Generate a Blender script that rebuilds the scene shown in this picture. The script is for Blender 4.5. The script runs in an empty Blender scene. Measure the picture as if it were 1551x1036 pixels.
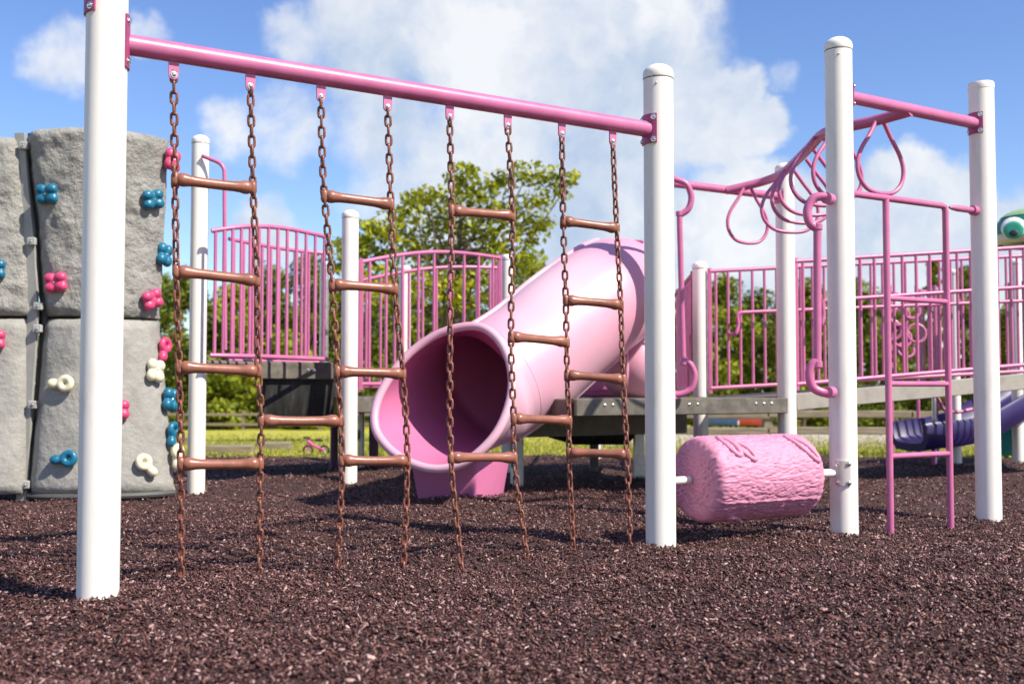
import bpy, math, random
import numpy as np
from mathutils import Vector, Matrix, noise

random.seed(7)
rng = np.random.default_rng(7)
S = bpy.context.scene
COL = S.collection
R = math.radians

# ------------------------------------------------------------------ camera
F, CX, CY, H = 1654.0, 775.5, 518.0, 0.655
PITCH = math.atan(72.0 / F)
CP, SP = math.cos(PITCH), math.sin(PITCH)
cam = bpy.data.cameras.new('camera')
cam_o = bpy.data.objects.new('camera', cam)
COL.objects.link(cam_o)
cam_o.location = (0, 0, H)
cam_o.rotation_euler = (math.pi / 2 + PITCH, 0, 0)
cam.sensor_width = 36.0
cam.lens = F / 1551.0 * 36.0
cam.clip_start, cam.clip_end = 0.05, 3000
cam.dof.use_dof = True
cam.dof.focus_distance = 4.25
cam.dof.aperture_fstop = 3.2
S.camera = cam_o
S.view_settings.view_transform = 'Standard'
S.view_settings.look = 'None'
S.view_settings.exposure = 0.57
S.view_settings.gamma = 1.0

# ------------------------------------------------------------------ sun and sky
SUN_AZ, SUN_EL = R(57), R(46)          # azimuth measured from behind the camera towards its right
SUNV = Vector((math.sin(SUN_AZ) * math.cos(SUN_EL), -math.cos(SUN_AZ) * math.cos(SUN_EL), math.sin(SUN_EL)))
sun = bpy.data.lights.new('sun', 'SUN')
sun.energy = 5.0
sun.angle = R(0.6)
sun.color = (1.0, 0.94, 0.83)
sun_o = bpy.data.objects.new('sun', sun)
COL.objects.link(sun_o)
sun_o.location = SUNV * 30
sun_o.rotation_euler = (-SUNV).to_track_quat('-Z', 'Y').to_euler()


def ray(px, py):
    u, v = (px - CX) / F, (CY - py) / F
    return Vector((u, CP - v * SP, SP + v * CP))


def at(px, py, Y):
    """World point seen at photo pixel (px, py) standing Y metres in front of the camera."""
    d = ray(px, py)
    return Vector((0, 0, H)) + d * (Y / d.y)


def gnd(px, py, z=0.0):
    d = ray(px, py)
    return Vector((0, 0, H)) + d * ((z - H) / d.z)


def xz(px, z, Y):
    return Vector(((px - CX) / F * (Y * CP + (z - H) * SP), Y, z))


def on_line(px, py, P, Q):
    """Point of the vertical plane through P and Q that is seen at (px, py)."""
    d = ray(px, py)
    a, b = Vector((P.x, P.y)), Vector((Q.x - P.x, Q.y - P.y))
    t = (a.x * b.y - a.y * b.x) / (d.x * b.y - d.y * b.x)
    return Vector((0, 0, H)) + d * t


class NT:
    def __init__(self, tree):
        self.t = tree
        tree.nodes.clear()

    def n(self, typ, **kw):
        nd = self.t.nodes.new(typ)
        for k, v in kw.items():
            if k.startswith('i_'):
                key = k[2:].replace('_', ' ')
                nd.inputs[int(key) if key.isdigit() else key].default_value = v
            else:
                setattr(nd, k, v)
        return nd

    def l(self, a, ao, b, bi):
        self.t.links.new(a.outputs[ao], b.inputs[bi])

    def math(self, op, a, b=None, clamp=False):
        m = self.n('ShaderNodeMath', operation=op, use_clamp=clamp)
        for i, s in enumerate((a, b)):
            if s is None:
                continue
            if isinstance(s, (int, float)):
                m.inputs[i].default_value = s
            else:
                self.t.links.new(s, m.inputs[i])
        return m.outputs[0]


def build_world():
    w = bpy.data.worlds.new('World')
    S.world = w
    w.use_nodes = True
    g = NT(w.node_tree)
    out = g.n('ShaderNodeOutputWorld')
    sky = g.n('ShaderNodeTexSky', sky_type='NISHITA', sun_disc=False)
    sky.sun_elevation = SUN_EL
    sky.sun_rotation = math.atan2(SUNV.x, SUNV.y)
    sky.air_density, sky.dust_density, sky.ozone_density = 1.0, 0.3, 3.6
    sky.altitude = 200
    hs = g.n('ShaderNodeHueSaturation', i_Hue=0.512, i_Saturation=1.12, i_Value=1.0)
    g.l(sky, 0, hs, 'Color')
    b1 = g.n('ShaderNodeBackground', i_Strength=0.125)
    g.l(hs, 0, b1, 0)
    tc = g.n('ShaderNodeTexCoord')
    # billowing distortion of the direction
    nz = g.n('ShaderNodeTexNoise', i_Scale=13.0, i_Detail=8.0, i_Roughness=0.6)
    g.l(tc, 'Generated', nz, 'Vector')
    sub = g.n('ShaderNodeVectorMath', operation='SUBTRACT')
    sub.inputs[1].default_value = (0.5, 0.5, 0.5)
    g.l(nz, 'Color', sub, 0)
    sc = g.n('ShaderNodeVectorMath', operation='SCALE')
    sc.inputs['Scale'].default_value = 0.075
    g.l(sub, 0, sc, 0)
    add = g.n('ShaderNodeVectorMath', operation='ADD')
    g.l(tc, 'Generated', add, 0)
    g.l(sc, 0, add, 1)
    blobs = [(900, 60, 190, 1), (760, 40, 200, .9), (570, 45, 130, .7), (985, 150, 130, 1), (1090, 185, 85, 1),
             (1150, 195, 52, 1), (850, 210, 170, .75), (620, 170, 140, .6), (430, 190, 80, .5), (690, 300, 170, .7),
             (900, 330, 150, .85), (1360, 300, 85, 1), (1425, 305, 70, 1), (1290, 335, 80, .9), (1110, 320, 100, 1),
             (1160, 370, 120, 1), (1010, 390, 140, .9), (1190, 112, 40, .34), (85, 80, 62, .55), (215, 45, 40, .42),
             (365, 190, 55, .5), (400, 355, 60, .6), (450, 45, 60, .5), (1500, 400, 120, .8), (1380, 420, 150, .95)]
    acc = None
    for (px, py, rad, wt) in blobs:
        d = ray(px, py).normalized()
        ds = g.n('ShaderNodeVectorMath', operation='DISTANCE')
        ds.inputs[1].default_value = d
        g.l(add, 0, ds, 0)
        mr = g.n('ShaderNodeMapRange', interpolation_type='SMOOTHSTEP')
        mr.inputs['From Min'].default_value = rad / F * 1.35
        mr.inputs['From Max'].default_value = rad / F * 0.35
        mr.inputs['To Max'].default_value = wt
        g.l(ds, 'Value', mr, 'Value')
        acc = mr.outputs[0] if acc is None else g.math('MAXIMUM', acc, mr.outputs[0])
    # elsewhere in the sky: a loose noise cover so that other views have clouds too
    nb = g.n('ShaderNodeTexNoise', i_Scale=3.2, i_Detail=6.0, i_Roughness=0.6)
    g.l(tc, 'Generated', nb, 'Vector')
    sep = g.n('ShaderNodeSeparateXYZ')
    g.l(tc, 'Generated', sep, 0)
    side = g.n('ShaderNodeMapRange', interpolation_type='SMOOTHSTEP')
    side.inputs['From Min'].default_value = 0.82
    side.inputs['From Max'].default_value = 0.6
    g.l(sep, 'Y', side, 'Value')
    cov = g.n('ShaderNodeMapRange', interpolation_type='SMOOTHSTEP')
    cov.inputs['From Min'].default_value = 0.52
    cov.inputs['From Max'].default_value = 0.7
    g.l(nb, 'Fac', cov, 'Value')
    acc = g.math('MAXIMUM', acc, g.math('MULTIPLY', cov.outputs[0], side.outputs[0]))
    fine = g.n('ShaderNodeTexNoise', i_Scale=17.0, i_Detail=10.0, i_Roughness=0.62, i_Distortion=0.2)
    g.l(tc, 'Generated', fine, 'Vector')
    fn = g.math('MULTIPLY', g.math('SUBTRACT', fine.outputs['Fac'], 0.5), 1.75)
    dens = g.math('ADD', acc, g.math('MULTIPLY', fn, acc))
    mask = g.n('ShaderNodeMapRange', interpolation_type='SMOOTHSTEP')
    mask.inputs['From Min'].default_value = 0.16
    mask.inputs['From Max'].default_value = 0.66
    mask.inputs['To Max'].default_value = 0.93
    g.t.links.new(dens, mask.inputs['Value'])
    # cloud tone: bluish grey in its folds to white on its lit heads
    n2 = g.n('ShaderNodeTexNoise', i_Scale=8.0, i_Detail=9.0, i_Roughness=0.6)
    g.l(add, 0, n2, 'Vector')
    cr = g.n('ShaderNodeValToRGB')
    cr.color_ramp.elements[0].position, cr.color_ramp.elements[0].color = 0.34, (0.50, 0.62, 0.80, 1)
    cr.color_ramp.elements[1].position, cr.color_ramp.elements[1].color = 0.62, (0.95, 0.96, 0.98, 1)
    g.l(n2, 'Fac', cr, 0)
    b2 = g.n('ShaderNodeBackground', i_Strength=0.68)
    g.l(cr, 0, b2, 0)
    mx = g.n('ShaderNodeMixShader')
    g.l(mask, 0, mx, 0)
    g.l(b1, 0, mx, 1)
    g.l(b2, 0, mx, 2)
    g.l(mx, 0, out, 0)


build_world()


# ------------------------------------------------------------------ materials
def mat(name, col, rough=0.5, vary=0.08, scale=6.0, bump=0.0, bscale=40.0, spec=0.5, metal=0.0, dirt=None, coat=0.0,
        stretch=None, attr=None, detail=5.0, bdist=0.01, sheen=0.0, trans=None, drange=(0.52, 0.75), ddetail=8.0):
    m = bpy.data.materials.new(name)
    m.use_nodes = True
    g = NT(m.node_tree)
    out = g.n('ShaderNodeOutputMaterial')
    p = g.n('ShaderNodeBsdfPrincipled', i_Roughness=rough, i_Metallic=metal)
    p.inputs['Specular IOR Level'].default_value = spec
    p.inputs['Coat Weight'].default_value = coat
    p.inputs['Coat Roughness'].default_value = 0.12
    g.l(p, 0, out, 0)
    tc = g.n('ShaderNodeTexCoord')
    src, so = tc, 'Object'
    if stretch:
        mp = g.n('ShaderNodeMapping')
        mp.inputs['Scale'].default_value = stretch
        g.l(tc, 'Object', mp, 0)
        src, so = mp, 0
    nz = g.n('ShaderNodeTexNoise', i_Scale=scale, i_Detail=detail, i_Roughness=0.6)
    g.l(src, so, nz, 'Vector')
    lo = tuple(c * (1 - vary * 1.6) for c in col) + (1,)
    hi = tuple(min(1, c * (1 + vary)) for c in col) + (1,)
    cr = g.n('ShaderNodeValToRGB')
    cr.color_ramp.elements[0].position, cr.color_ramp.elements[0].color = 0.3, lo
    cr.color_ramp.elements[1].position, cr.color_ramp.elements[1].color = 0.68, hi
    g.l(nz, 'Fac', cr, 0)
    colout = cr.outputs[0]
    if attr:                      # per-piece tone stored on the mesh
        at_ = g.n('ShaderNodeAttribute', attribute_name='tone')
        c2 = g.n('ShaderNodeValToRGB')
        while len(c2.color_ramp.elements) < len(attr):
            c2.color_ramp.elements.new(0.5)
        for e, (pos, c) in zip(c2.color_ramp.elements, attr):
            e.position, e.color = pos, tuple(c) + (1,)
        g.l(at_, 'Fac', c2, 0)
        colout = c2.outputs[0]
    if dirt:                      # worn or soiled patches with a shape of their own
        dcol, amount, dscale = dirt
        dn = g.n('ShaderNodeTexNoise', i_Scale=dscale, i_Detail=ddetail, i_Roughness=0.7)
        g.l(src, so, dn, 'Vector')
        dm = g.n('ShaderNodeMapRange')
        dm.inputs['From Min'].default_value = drange[0]
        dm.inputs['From Max'].default_value = drange[1]
        dm.inputs['To Max'].default_value = amount
        g.l(dn, 'Fac', dm, 'Value')
        mx = g.n('ShaderNodeMix', data_type='RGBA')
        g.t.links.new(dm.outputs[0], mx.inputs['Factor'])
        g.t.links.new(colout, mx.inputs[6])
        mx.inputs[7].default_value = tuple(dcol) + (1,)
        colout = mx.outputs[2]
    g.t.links.new(colout, p.inputs['Base Color'])
    rn = g.n('ShaderNodeMapRange')
    rn.inputs['To Min'].default_value = max(0.05, rough - 0.1)
    rn.inputs['To Max'].default_value = min(1, rough + 0.12)
    g.l(nz, 'Fac', rn, 'Value')
    g.t.links.new(rn.outputs[0], p.inputs['Roughness'])
    if bump:
        bn = g.n('ShaderNodeTexNoise', i_Scale=bscale, i_Detail=8.0, i_Roughness=0.62)
        g.l(src, so, bn, 'Vector')
        bp = g.n('ShaderNodeBump', i_Strength=bump, i_Distance=bdist)
        g.l(bn, 'Fac', bp, 'Height')
        g.l(bp, 0, p, 'Normal')
    if trans:
        tr = g.n('ShaderNodeBsdfTranslucent')
        g.t.links.new(colout, tr.inputs[0])
        ms = g.n('ShaderNodeMixShader', i_0=trans)
        g.l(p, 0, ms, 1)
        g.l(tr, 0, ms, 2)
        g.l(ms, 0, out, 0)
    return m


M = {}
M['white'] = mat('white_post_paint', (0.84, 0.785, 0.71), 0.42, 0.03, 3.0, 0.04, 60, dirt=((0.52, 0.44, 0.36), 0.5, 6.0),
                 stretch=(3, 3, 0.5))
M['pink'] = mat('pink_powder_coat', (0.52, 0.135, 0.275), 0.36, 0.07, 9.0, 0.05, 120, dirt=((0.56, 0.27, 0.37), 0.4, 7.0))
M['pinkd'] = mat('dark_pink_plate', (0.36, 0.055, 0.16), 0.4, 0.08, 12.0)
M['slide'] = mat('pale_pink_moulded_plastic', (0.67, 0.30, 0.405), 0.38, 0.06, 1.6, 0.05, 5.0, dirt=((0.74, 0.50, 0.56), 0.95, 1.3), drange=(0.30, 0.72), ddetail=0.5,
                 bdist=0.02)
M['slidein'] = mat('shade_deepened_pink_plastic', (0.58, 0.17, 0.325), 0.34, 0.07, 1.6, 0.05, 5.0, bdist=0.02)  # inner shade put into the colour, against pale bounce light; foot shares it
M['log'] = mat('pink_moulded_bark', (0.585, 0.225, 0.335), 0.55, 0.07, 14.0, 0.25, 70.0, dirt=((0.5, 0.2, 0.31), 0.5, 9.0))
M['chain'] = mat('brown_dipped_chain', (0.215, 0.075, 0.049), 0.36, 0.2, 30.0, 0.1, 150, dirt=((0.33, 0.16, 0.12), 0.7, 40.0))
M['rung'] = mat('brown_coated_rung', (0.29, 0.108, 0.068), 0.34, 0.14, 16.0, 0.08, 60, dirt=((0.14, 0.055, 0.04), 0.7, 22.0))
M['steel'] = mat('galvanised_steel', (0.62, 0.60, 0.57), 0.38, 0.12, 30.0, metal=0.85)
M['bolt'] = mat('bright_bolt', (0.75, 0.73, 0.7), 0.25, 0.1, 60.0, metal=1.0)
M['rock_hi'] = mat('grey_moulded_rock', (0.315, 0.298, 0.265), 0.8, 0.16, 7.0, 0.9, 24.0, dirt=((0.21, 0.2, 0.18), 0.5, 4.0), bdist=0.03)
M['rock_lo'] = mat('grey_smooth_rock', (0.315, 0.298, 0.265), 0.8, 0.12, 9.0, 0.6, 26.0, dirt=((0.25, 0.24, 0.22), 0.6, 3.0), bdist=0.02)
M['strip'] = mat('grey_joint_strip', (0.36, 0.345, 0.31), 0.6, 0.1, 8.0)
M['gasket'] = mat('dark_joint_gasket', (0.075, 0.072, 0.068), 0.6, 0.1, 8.0)
M['plate'] = mat('grey_painted_plate', (0.55, 0.52, 0.47), 0.45, 0.06, 20.0)
M['blue'] = mat('teal_blue_hold', (0.010, 0.140, 0.235), 0.36, 0.15, 20.0)
M['hpink'] = mat('hot_pink_hold', (0.62, 0.055, 0.155), 0.4, 0.12, 20.0)
M['cream'] = mat('cream_hold', (0.72, 0.66, 0.46), 0.4, 0.1, 20.0, dirt=((0.45, 0.38, 0.25), 0.4, 30.0))
M['deck'] = mat('weathered_deck_steel', (0.125, 0.108, 0.085), 0.55, 0.25, 9.0, 0.2, 30, dirt=((0.24, 0.21, 0.17), 0.6, 12.0))
M['ramp'] = mat('weathered_ramp_channel', (0.37, 0.33, 0.275), 0.6, 0.16, 9.0, 0.2, 30, dirt=((0.2, 0.17, 0.13), 0.5, 9.0))
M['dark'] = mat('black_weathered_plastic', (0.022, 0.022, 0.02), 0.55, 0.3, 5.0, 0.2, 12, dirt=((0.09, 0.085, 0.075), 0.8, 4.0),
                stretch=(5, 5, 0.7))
M['purple'] = mat('deep_purple_plastic', (0.024, 0.010, 0.095), 0.45, 0.12, 5.0)
M['plum'] = mat('plum_paint', (0.10, 0.028, 0.095), 0.4, 0.12, 8.0)
M['teal'] = mat('teal_plastic', (0.012, 0.16, 0.16), 0.35, 0.12, 5.0)
M['frog'] = mat('frog_green_plastic', (0.018, 0.19, 0.155), 0.35, 0.12, 6.0)
M['frogtop'] = mat('pale_frog_green', (0.33, 0.50, 0.25), 0.4, 0.12, 6.0)
M['eyew'] = mat('white_plastic', (0.8, 0.8, 0.78), 0.35, 0.03, 6.0)
M['eyeg'] = mat('eye_green', (0.03, 0.30, 0.19), 0.35, 0.08, 6.0)
M['black'] = mat('black_rubber', (0.012, 0.012, 0.012), 0.6, 0.1, 10.0)
M['lipc'] = mat('cream_plastic', (0.66, 0.60, 0.48), 0.4, 0.08, 6.0)
M['wood'] = mat('weathered_timber', (0.22, 0.175, 0.115), 0.8, 0.25, 5.0, 0.5, 25, stretch=(0.5, 4, 4))
M['bark'] = mat('tree_bark', (0.10, 0.075, 0.05), 0.9, 0.3, 6.0, 0.6, 12, stretch=(4, 4, 0.8))
M['glass'] = mat('dark_glass', (0.02, 0.025, 0.03), 0.1, 0.05, 5.0, spec=0.8)
M['carblue'] = mat('blue_car_paint', (0.02, 0.07, 0.22), 0.25, 0.05, 3.0, coat=0.8)
M['carred'] = mat('red_car_paint', (0.36, 0.02, 0.02), 0.25, 0.05, 3.0, coat=0.8)
M['lamp'] = mat('lamp_lens', (0.6, 0.6, 0.58), 0.15, 0.05, 5.0)
M['hotpink'] = mat('hot_pink_paint', (0.62, 0.05, 0.30), 0.35, 0.06, 6.0)
M['mulch'] = mat('rubber_mulch_bed', (0.066, 0.027, 0.022), 0.85, 0.45, 26.0, 1.0, 70.0, dirt=((0.10, 0.068, 0.062), 0.8, 60.0), bdist=0.02)
M['chips'] = mat('rubber_mulch_shreds', (0.05, 0.03, 0.03), 0.42, spec=0.36,
                 attr=[(0.0, (0.026, 0.0085, 0.0075)), (0.38, (0.094, 0.037, 0.031)), (0.72, (0.21, 0.100, 0.088)),
                       (1.0, (0.62, 0.42, 0.37))])
M['grass'] = mat('sunlit_lawn', (0.44, 0.40, 0.04), 0.85, 0.2, 0.9, 0.6, 30.0, dirt=((0.19, 0.215, 0.025), 0.6, 0.35), bdist=0.05)
M['blade'] = mat('grass_blades', (0.2, 0.22, 0.03), 0.6, attr=[(0, (0.15, 0.19, 0.018)), (0.6, (0.34, 0.335, 0.04)),
                                                               (1, (0.5, 0.43, 0.10))], trans=0.3)
M['road'] = mat('pale_gravel_road', (0.46, 0.39, 0.31), 0.9, 0.12, 2.0, 0.4, 40, dirt=((0.22, 0.2, 0.16), 0.5, 0.8))
LEAF = {
    'lime': mat('lime_leaves', (0.2, 0.25, 0.03), 0.5, spec=0.2, attr=[(0, (0.05, 0.085, 0.008)), (0.45, (0.26, 0.285, 0.016)),
                                                         (1, (0.56, 0.53, 0.035))], trans=0.35),
    'mid': mat('green_leaves', (0.1, 0.16, 0.03), 0.5, spec=0.2, attr=[(0, (0.05, 0.075, 0.009)), (0.5, (0.20, 0.235, 0.017)),
                                                             (1, (0.42, 0.43, 0.032))], trans=0.3),
    'dark': mat('dark_leaves', (0.05, 0.09, 0.02), 0.5, spec=0.2, attr=[(0, (0.028, 0.045, 0.008)), (0.5, (0.115, 0.15, 0.015)),
                                                              (1, (0.28, 0.31, 0.03))], trans=0.25),
}

# ------------------------------------------------------------------ mesh helpers
ORG = {}


class MB:
    def __init__(self):
        self.v, self.f = [], []

    def add(self, vs, fs):
        o = len(self.v)
        self.v += [Vector(a) for a in vs]
        self.f += [tuple(i + o for i in q) for q in fs]
        return self

    def loft(self, rings, closed=True, caps=(True, True)):
        n = len(rings[0])
        vs = [p for r_ in rings for p in r_]
        fs = []
        for i in range(len(rings) - 1):
            for j in range(n if closed else n - 1):
                k = (j + 1) % n
                fs.append((i * n + j, i * n + k, (i + 1) * n + k, (i + 1) * n + j))
        if caps[0]:
            fs.append(tuple(reversed(range(n))))
        if caps[1]:
            fs.append(tuple((len(rings) - 1) * n + j for j in range(n)))
        return self.add(vs, fs)

    def tube(self, path, r, n=14, closed=False, caps=True, squash=None):
        path = [Vector(p) for p in path]
        m = len(path)
        rr = r if isinstance(r, (list, tuple)) else [r] * m
        tg = []
        for i in range(m):
            a = path[(i - 1) % m] if (closed or i > 0) else path[i]
            b = path[(i + 1) % m] if (closed or i < m - 1) else path[i]
            tg.append((b - a).normalized())
        u = tg[0].orthogonal().normalized() if abs(tg[0].z) > 0.9 else tg[0].cross(Vector((0, 0, 1))).normalized()
        rings = []
        for i in range(m):
            u = (u - tg[i] * u.dot(tg[i])).normalized()
            w = tg[i].cross(u)
            rings.append([path[i] + (u * math.cos(a) + w * math.sin(a)) * rr[i] for a in
                          [2 * math.pi * j / n for j in range(n)]])
        if closed:
            rings.append(rings[0])
            return self.loft(rings, True, (False, False))
        return self.loft(rings, True, (caps, caps))

    def lathe(self, prof, base, axis=(0, 0, 1), n=32):
        ax = Vector(axis).normalized()
        u = ax.orthogonal().normalized()
        w = ax.cross(u)
        base = Vector(base)
        rings = [[base + ax * z + (u * math.cos(2 * math.pi * j / n) + w * math.sin(2 * math.pi * j / n)) * max(r, 1e-4)
                  for j in range(n)] for (r, z) in prof]
        return self.loft(rings)

    def box(self, c, size, X=(1, 0, 0), Y=(0, 1, 0), Z=(0, 0, 1), bev=0.0):
        c = Vector(c)
        X, Y, Z = (Vector(a).normalized() for a in (X, Y, Z))
        hx, hy, hz = size[0] / 2, size[1] / 2, size[2] / 2
        b = min(bev, hx * .9, hy * .9, hz * .9)
        if b <= 0:
            q = [c + X * (sx * hx) + Y * (sy * hy) + Z * (sz * hz) for sz in (-1, 1) for sy in (-1, 1) for sx in (-1, 1)]
            return self.add(q, [(0, 2, 3, 1), (4, 5, 7, 6), (0, 1, 5, 4), (2, 6, 7, 3), (0, 4, 6, 2), (1, 3, 7, 5)])
        rings = []
        for (zz, ins) in ((-hz, b), (-hz + b, 0), (hz - b, 0), (hz, b)):
            rg = []
            for (sx, sy) in ((1, 1), (-1, 1), (-1, -1), (1, -1)):
                a1 = X * (sx * (hx - ins)) + Y * (sy * (hy - ins - b))
                a2 = X * (sx * (hx - ins - b)) + Y * (sy * (hy - ins))
                pr = (a1, a2) if sx * sy > 0 else (a2, a1)
                rg += [c + p + Z * zz for p in pr]
            rings.append(rg)
        return self.loft(rings)

    def sphere(self, c, r, n=16, m=10, M3=None):
        c = Vector(c)
        rx, ry, rz = r if isinstance(r, (tuple, list)) else (r, r, r)
        rings = []
        for i in range(m + 1):
            ph = -math.pi / 2 + math.pi * i / m
            rg = []
            for j in range(n):
                a = 2 * math.pi * j / n
                p = Vector((rx * math.cos(ph) * math.cos(a), ry * math.cos(ph) * math.sin(a), rz * math.sin(ph)))
                rg.append(c + (M3 @ p if M3 else p))
            rings.append(rg)
        return self.loft(rings, True, (False, False))

    def grid(self, fn, nu, nv):
        vs = [fn(i / nu, j / nv) for j in range(nv + 1) for i in range(nu + 1)]
        fs = [(j * (nu + 1) + i, j * (nu + 1) + i + 1, (j + 1) * (nu + 1) + i + 1, (j + 1) * (nu + 1) + i)
              for j in range(nv) for i in range(nu)]
        return self.add(vs, fs)

    def build(self, name, m, parent=None, sharp=38, org=None):
        me = bpy.data.meshes.new(name)
        o0 = ORG[parent.name] if parent else Vector(org if org else (0, 0, 0))
        me.from_pydata([p - o0 for p in self.v], [], self.f)
        me.materials.append(M[m] if isinstance(m, str) else m)
        me.shade_smooth()
        me.set_sharp_from_angle(angle=R(sharp))
        ob = bpy.data.objects.new(name, me)
        COL.objects.link(ob)
        if parent:
            ob.parent = parent
        else:
            ob.location = o0
        ORG[ob.name] = o0
        return ob


def tag(o, label, cat, group=None, kind=None):
    if label:
        o['label'] = label
    if cat:
        o['category'] = cat
    if group:
        o['group'] = group
    if kind:
        o['kind'] = kind
    return o


def thing(name, loc, label, cat, group=None):
    e = bpy.data.objects.new(name, None)
    COL.objects.link(e)
    e.location = loc
    e.empty_display_size = 0.1
    ORG[e.name] = Vector(loc)
    return tag(e, label, cat, group)


def catmull(pts, sub=6, closed=False):
    pts = [Vector(p) for p in pts]
    n = len(pts)
    out = []
    for i in range(n if closed else n - 1):
        p0 = pts[(i - 1) % n] if (closed or i > 0) else pts[0] * 2 - pts[1]
        p1, p2 = pts[i], pts[(i + 1) % n]
        p3 = pts[(i + 2) % n] if (closed or i < n - 2) else pts[-1] * 2 - pts[-2]
        for k in range(sub):
            t = k / sub
            out.append(0.5 * ((2 * p1) + (p2 - p0) * t + (2 * p0 - 5 * p1 + 4 * p2 - p3) * t * t
                              + (3 * p1 - p0 - 3 * p2 + p3) * t ** 3))
    if not closed:
        out.append(pts[-1])
    return out


def rod(p, q, r, n=12):
    return MB().tube([p, q], r, n)


def bolt(parent, p, nrm, r=0.008, name='bolt'):
    nrm = Vector(nrm).normalized()
    return MB().lathe([(r * 1.5, -.002), (r * 1.5, 0.002), (r, 0.0025), (r * .95, 0.006), (r * .5, 0.008), (0, 0.0085)], p, nrm, 12
                      ).build(name, 'bolt', parent)


# ------------------------------------------------------------------ ground
MOUNDS = [(gnd(148, 909), .09, .03, .020), (gnd(1001, 826), -.05, .05, .016), (gnd(1279, 803), .08, .06, .020), (gnd(1498, 782), -.02, .08, .012),
          (gnd(274, 874), 0, 0, .014), (gnd(393, 868), .02, 0, .016), (gnd(511, 860), 0, .02, .014), (gnd(611, 855), .02, 0, .016),
          (gnd(698, 852), 0, 0, .014), (gnd(797, 840), 0, 0, .016), (gnd(868, 830), 0, 0, .014), (gnd(954, 834), .02, 0, .014)]


def gz(x, y):
    m = 0
    for (p, dx, dy, h) in MOUNDS:       # little heaps kicked up round the posts and the chain ends
        m = m + h * np.exp(-((x - p.x - dx) ** 2 + (y - p.y - dy) ** 2) / 0.014)
    return m + (0.016 * np.sin(x * 1.1 - y * 1.9 + .6) + 0.014 * np.sin(x * 2.1 + y * 1.3) + 0.010 * np.sin(x * 5.3 - y * 3.7 + 1.0) + 0.007 * np.sin(x * 9.1 + y * 7.7)
            + 0.006 * np.sin(y * 13.0 - x * 4.0)) - 0.006


def field_z(x, y):
    s = np.clip(y - 10.6, 0, 60) * -0.031
    return s - 0.03 - 0.12 * np.clip((10.2 - y) / 0.4, 0, 1)


def sheet(name, xs, ys, zf, m, skip=None):
    X, Y = np.meshgrid(xs, ys)
    Z = zf(X, Y)
    nx, ny = len(xs), len(ys)
    co = np.stack([X, Y, Z], -1).reshape(-1, 3).astype(np.float32)
    idx = np.arange(nx * ny).reshape(ny, nx)
    q = np.stack([idx[:-1, :-1], idx[:-1, 1:], idx[1:, 1:], idx[1:, :-1]], -1).reshape(-1, 4)
    return npmesh(name, co, q, m)


def npmesh(name, co, faces, m, tone=None, smooth=True, parent=None):
    """co (n,3), faces (k,3|4) -> one mesh object; tone = one float per vertex"""
    k = faces.shape[1]
    me = bpy.data.meshes.new(name)
    if parent is not None:
        co = co - np.array(ORG[parent.name], dtype=np.float32)
    me.vertices.add(len(co))
    me.vertices.foreach_set('co', np.ascontiguousarray(co, dtype=np.float32).ravel())
    me.loops.add(faces.size)
    me.loops.foreach_set('vertex_index', np.ascontiguousarray(faces, dtype=np.int32).ravel())
    me.polygons.add(len(faces))
    me.polygons.foreach_set('loop_start', np.arange(0, faces.size, k, dtype=np.int32))
    if smooth:
        me.polygons.foreach_set('use_smooth', np.ones(len(faces), dtype=bool))
    if tone is not None:
        a = me.attributes.new('tone', 'FLOAT', 'POINT')
        a.data.foreach_set('value', np.ascontiguousarray(tone, dtype=np.float32))
    me.update(calc_edges=True)
    me.materials.append(M[m] if isinstance(m, str) else m)
    ob = bpy.data.objects.new(name, me)
    COL.objects.link(ob)
    if parent is not None:
        ob.parent = parent
        ORG[ob.name] = ORG[parent.name]
    else:
        ORG[ob.name] = Vector((0, 0, 0))
    return ob


xs = np.concatenate([np.linspace(-400, -40, 12), np.linspace(-36, 36, 73), np.linspace(40, 400, 12)])
ys = np.concatenate([np.linspace(-80, -4, 12), np.linspace(-2, 90, 93), np.linspace(100, 900, 12)])
tag(sheet('lawn', xs, ys, field_z, 'grass'), None, None, kind='structure')


def edge_y(x):
    return 10.75 + 0.12 * np.sin(x * 0.9) + 0.05 * np.sin(x * 3.1)


def mulch_sheet():
    xs = np.concatenate([np.linspace(-14, -7, 30), np.linspace(-6.95, 6.95, 240), np.linspace(7, 14, 30)])
    t = np.concatenate([np.linspace(-4, 2, 40), np.linspace(2.03, 10.4, 240), np.linspace(10.5, 10.75, 6)])
    X, Y = np.meshgrid(xs, t)
    Y = np.where(Y > 10, 10 + (Y - 10) * (edge_y(X) - 10) / 0.75, Y)
    Z = gz(X, Y) * np.clip((edge_y(X) + 0.02 - Y) / 0.3, 0, 1)
    Z = Z + np.where(Y > edge_y(X) - 0.01, -0.03, 0)
    nx, ny = len(xs), len(t)
    co = np.stack([X, Y, Z], -1).reshape(-1, 3)
    idx = np.arange(nx * ny).reshape(ny, nx)
    q = np.stack([idx[:-1, :-1], idx[:-1, 1:], idx[1:, 1:], idx[1:, :-1]], -1).reshape(-1, 4)
    tag(npmesh('mulch_ground', co, q, 'mulch'), None, None, kind='structure')


mulch_sheet()


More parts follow.
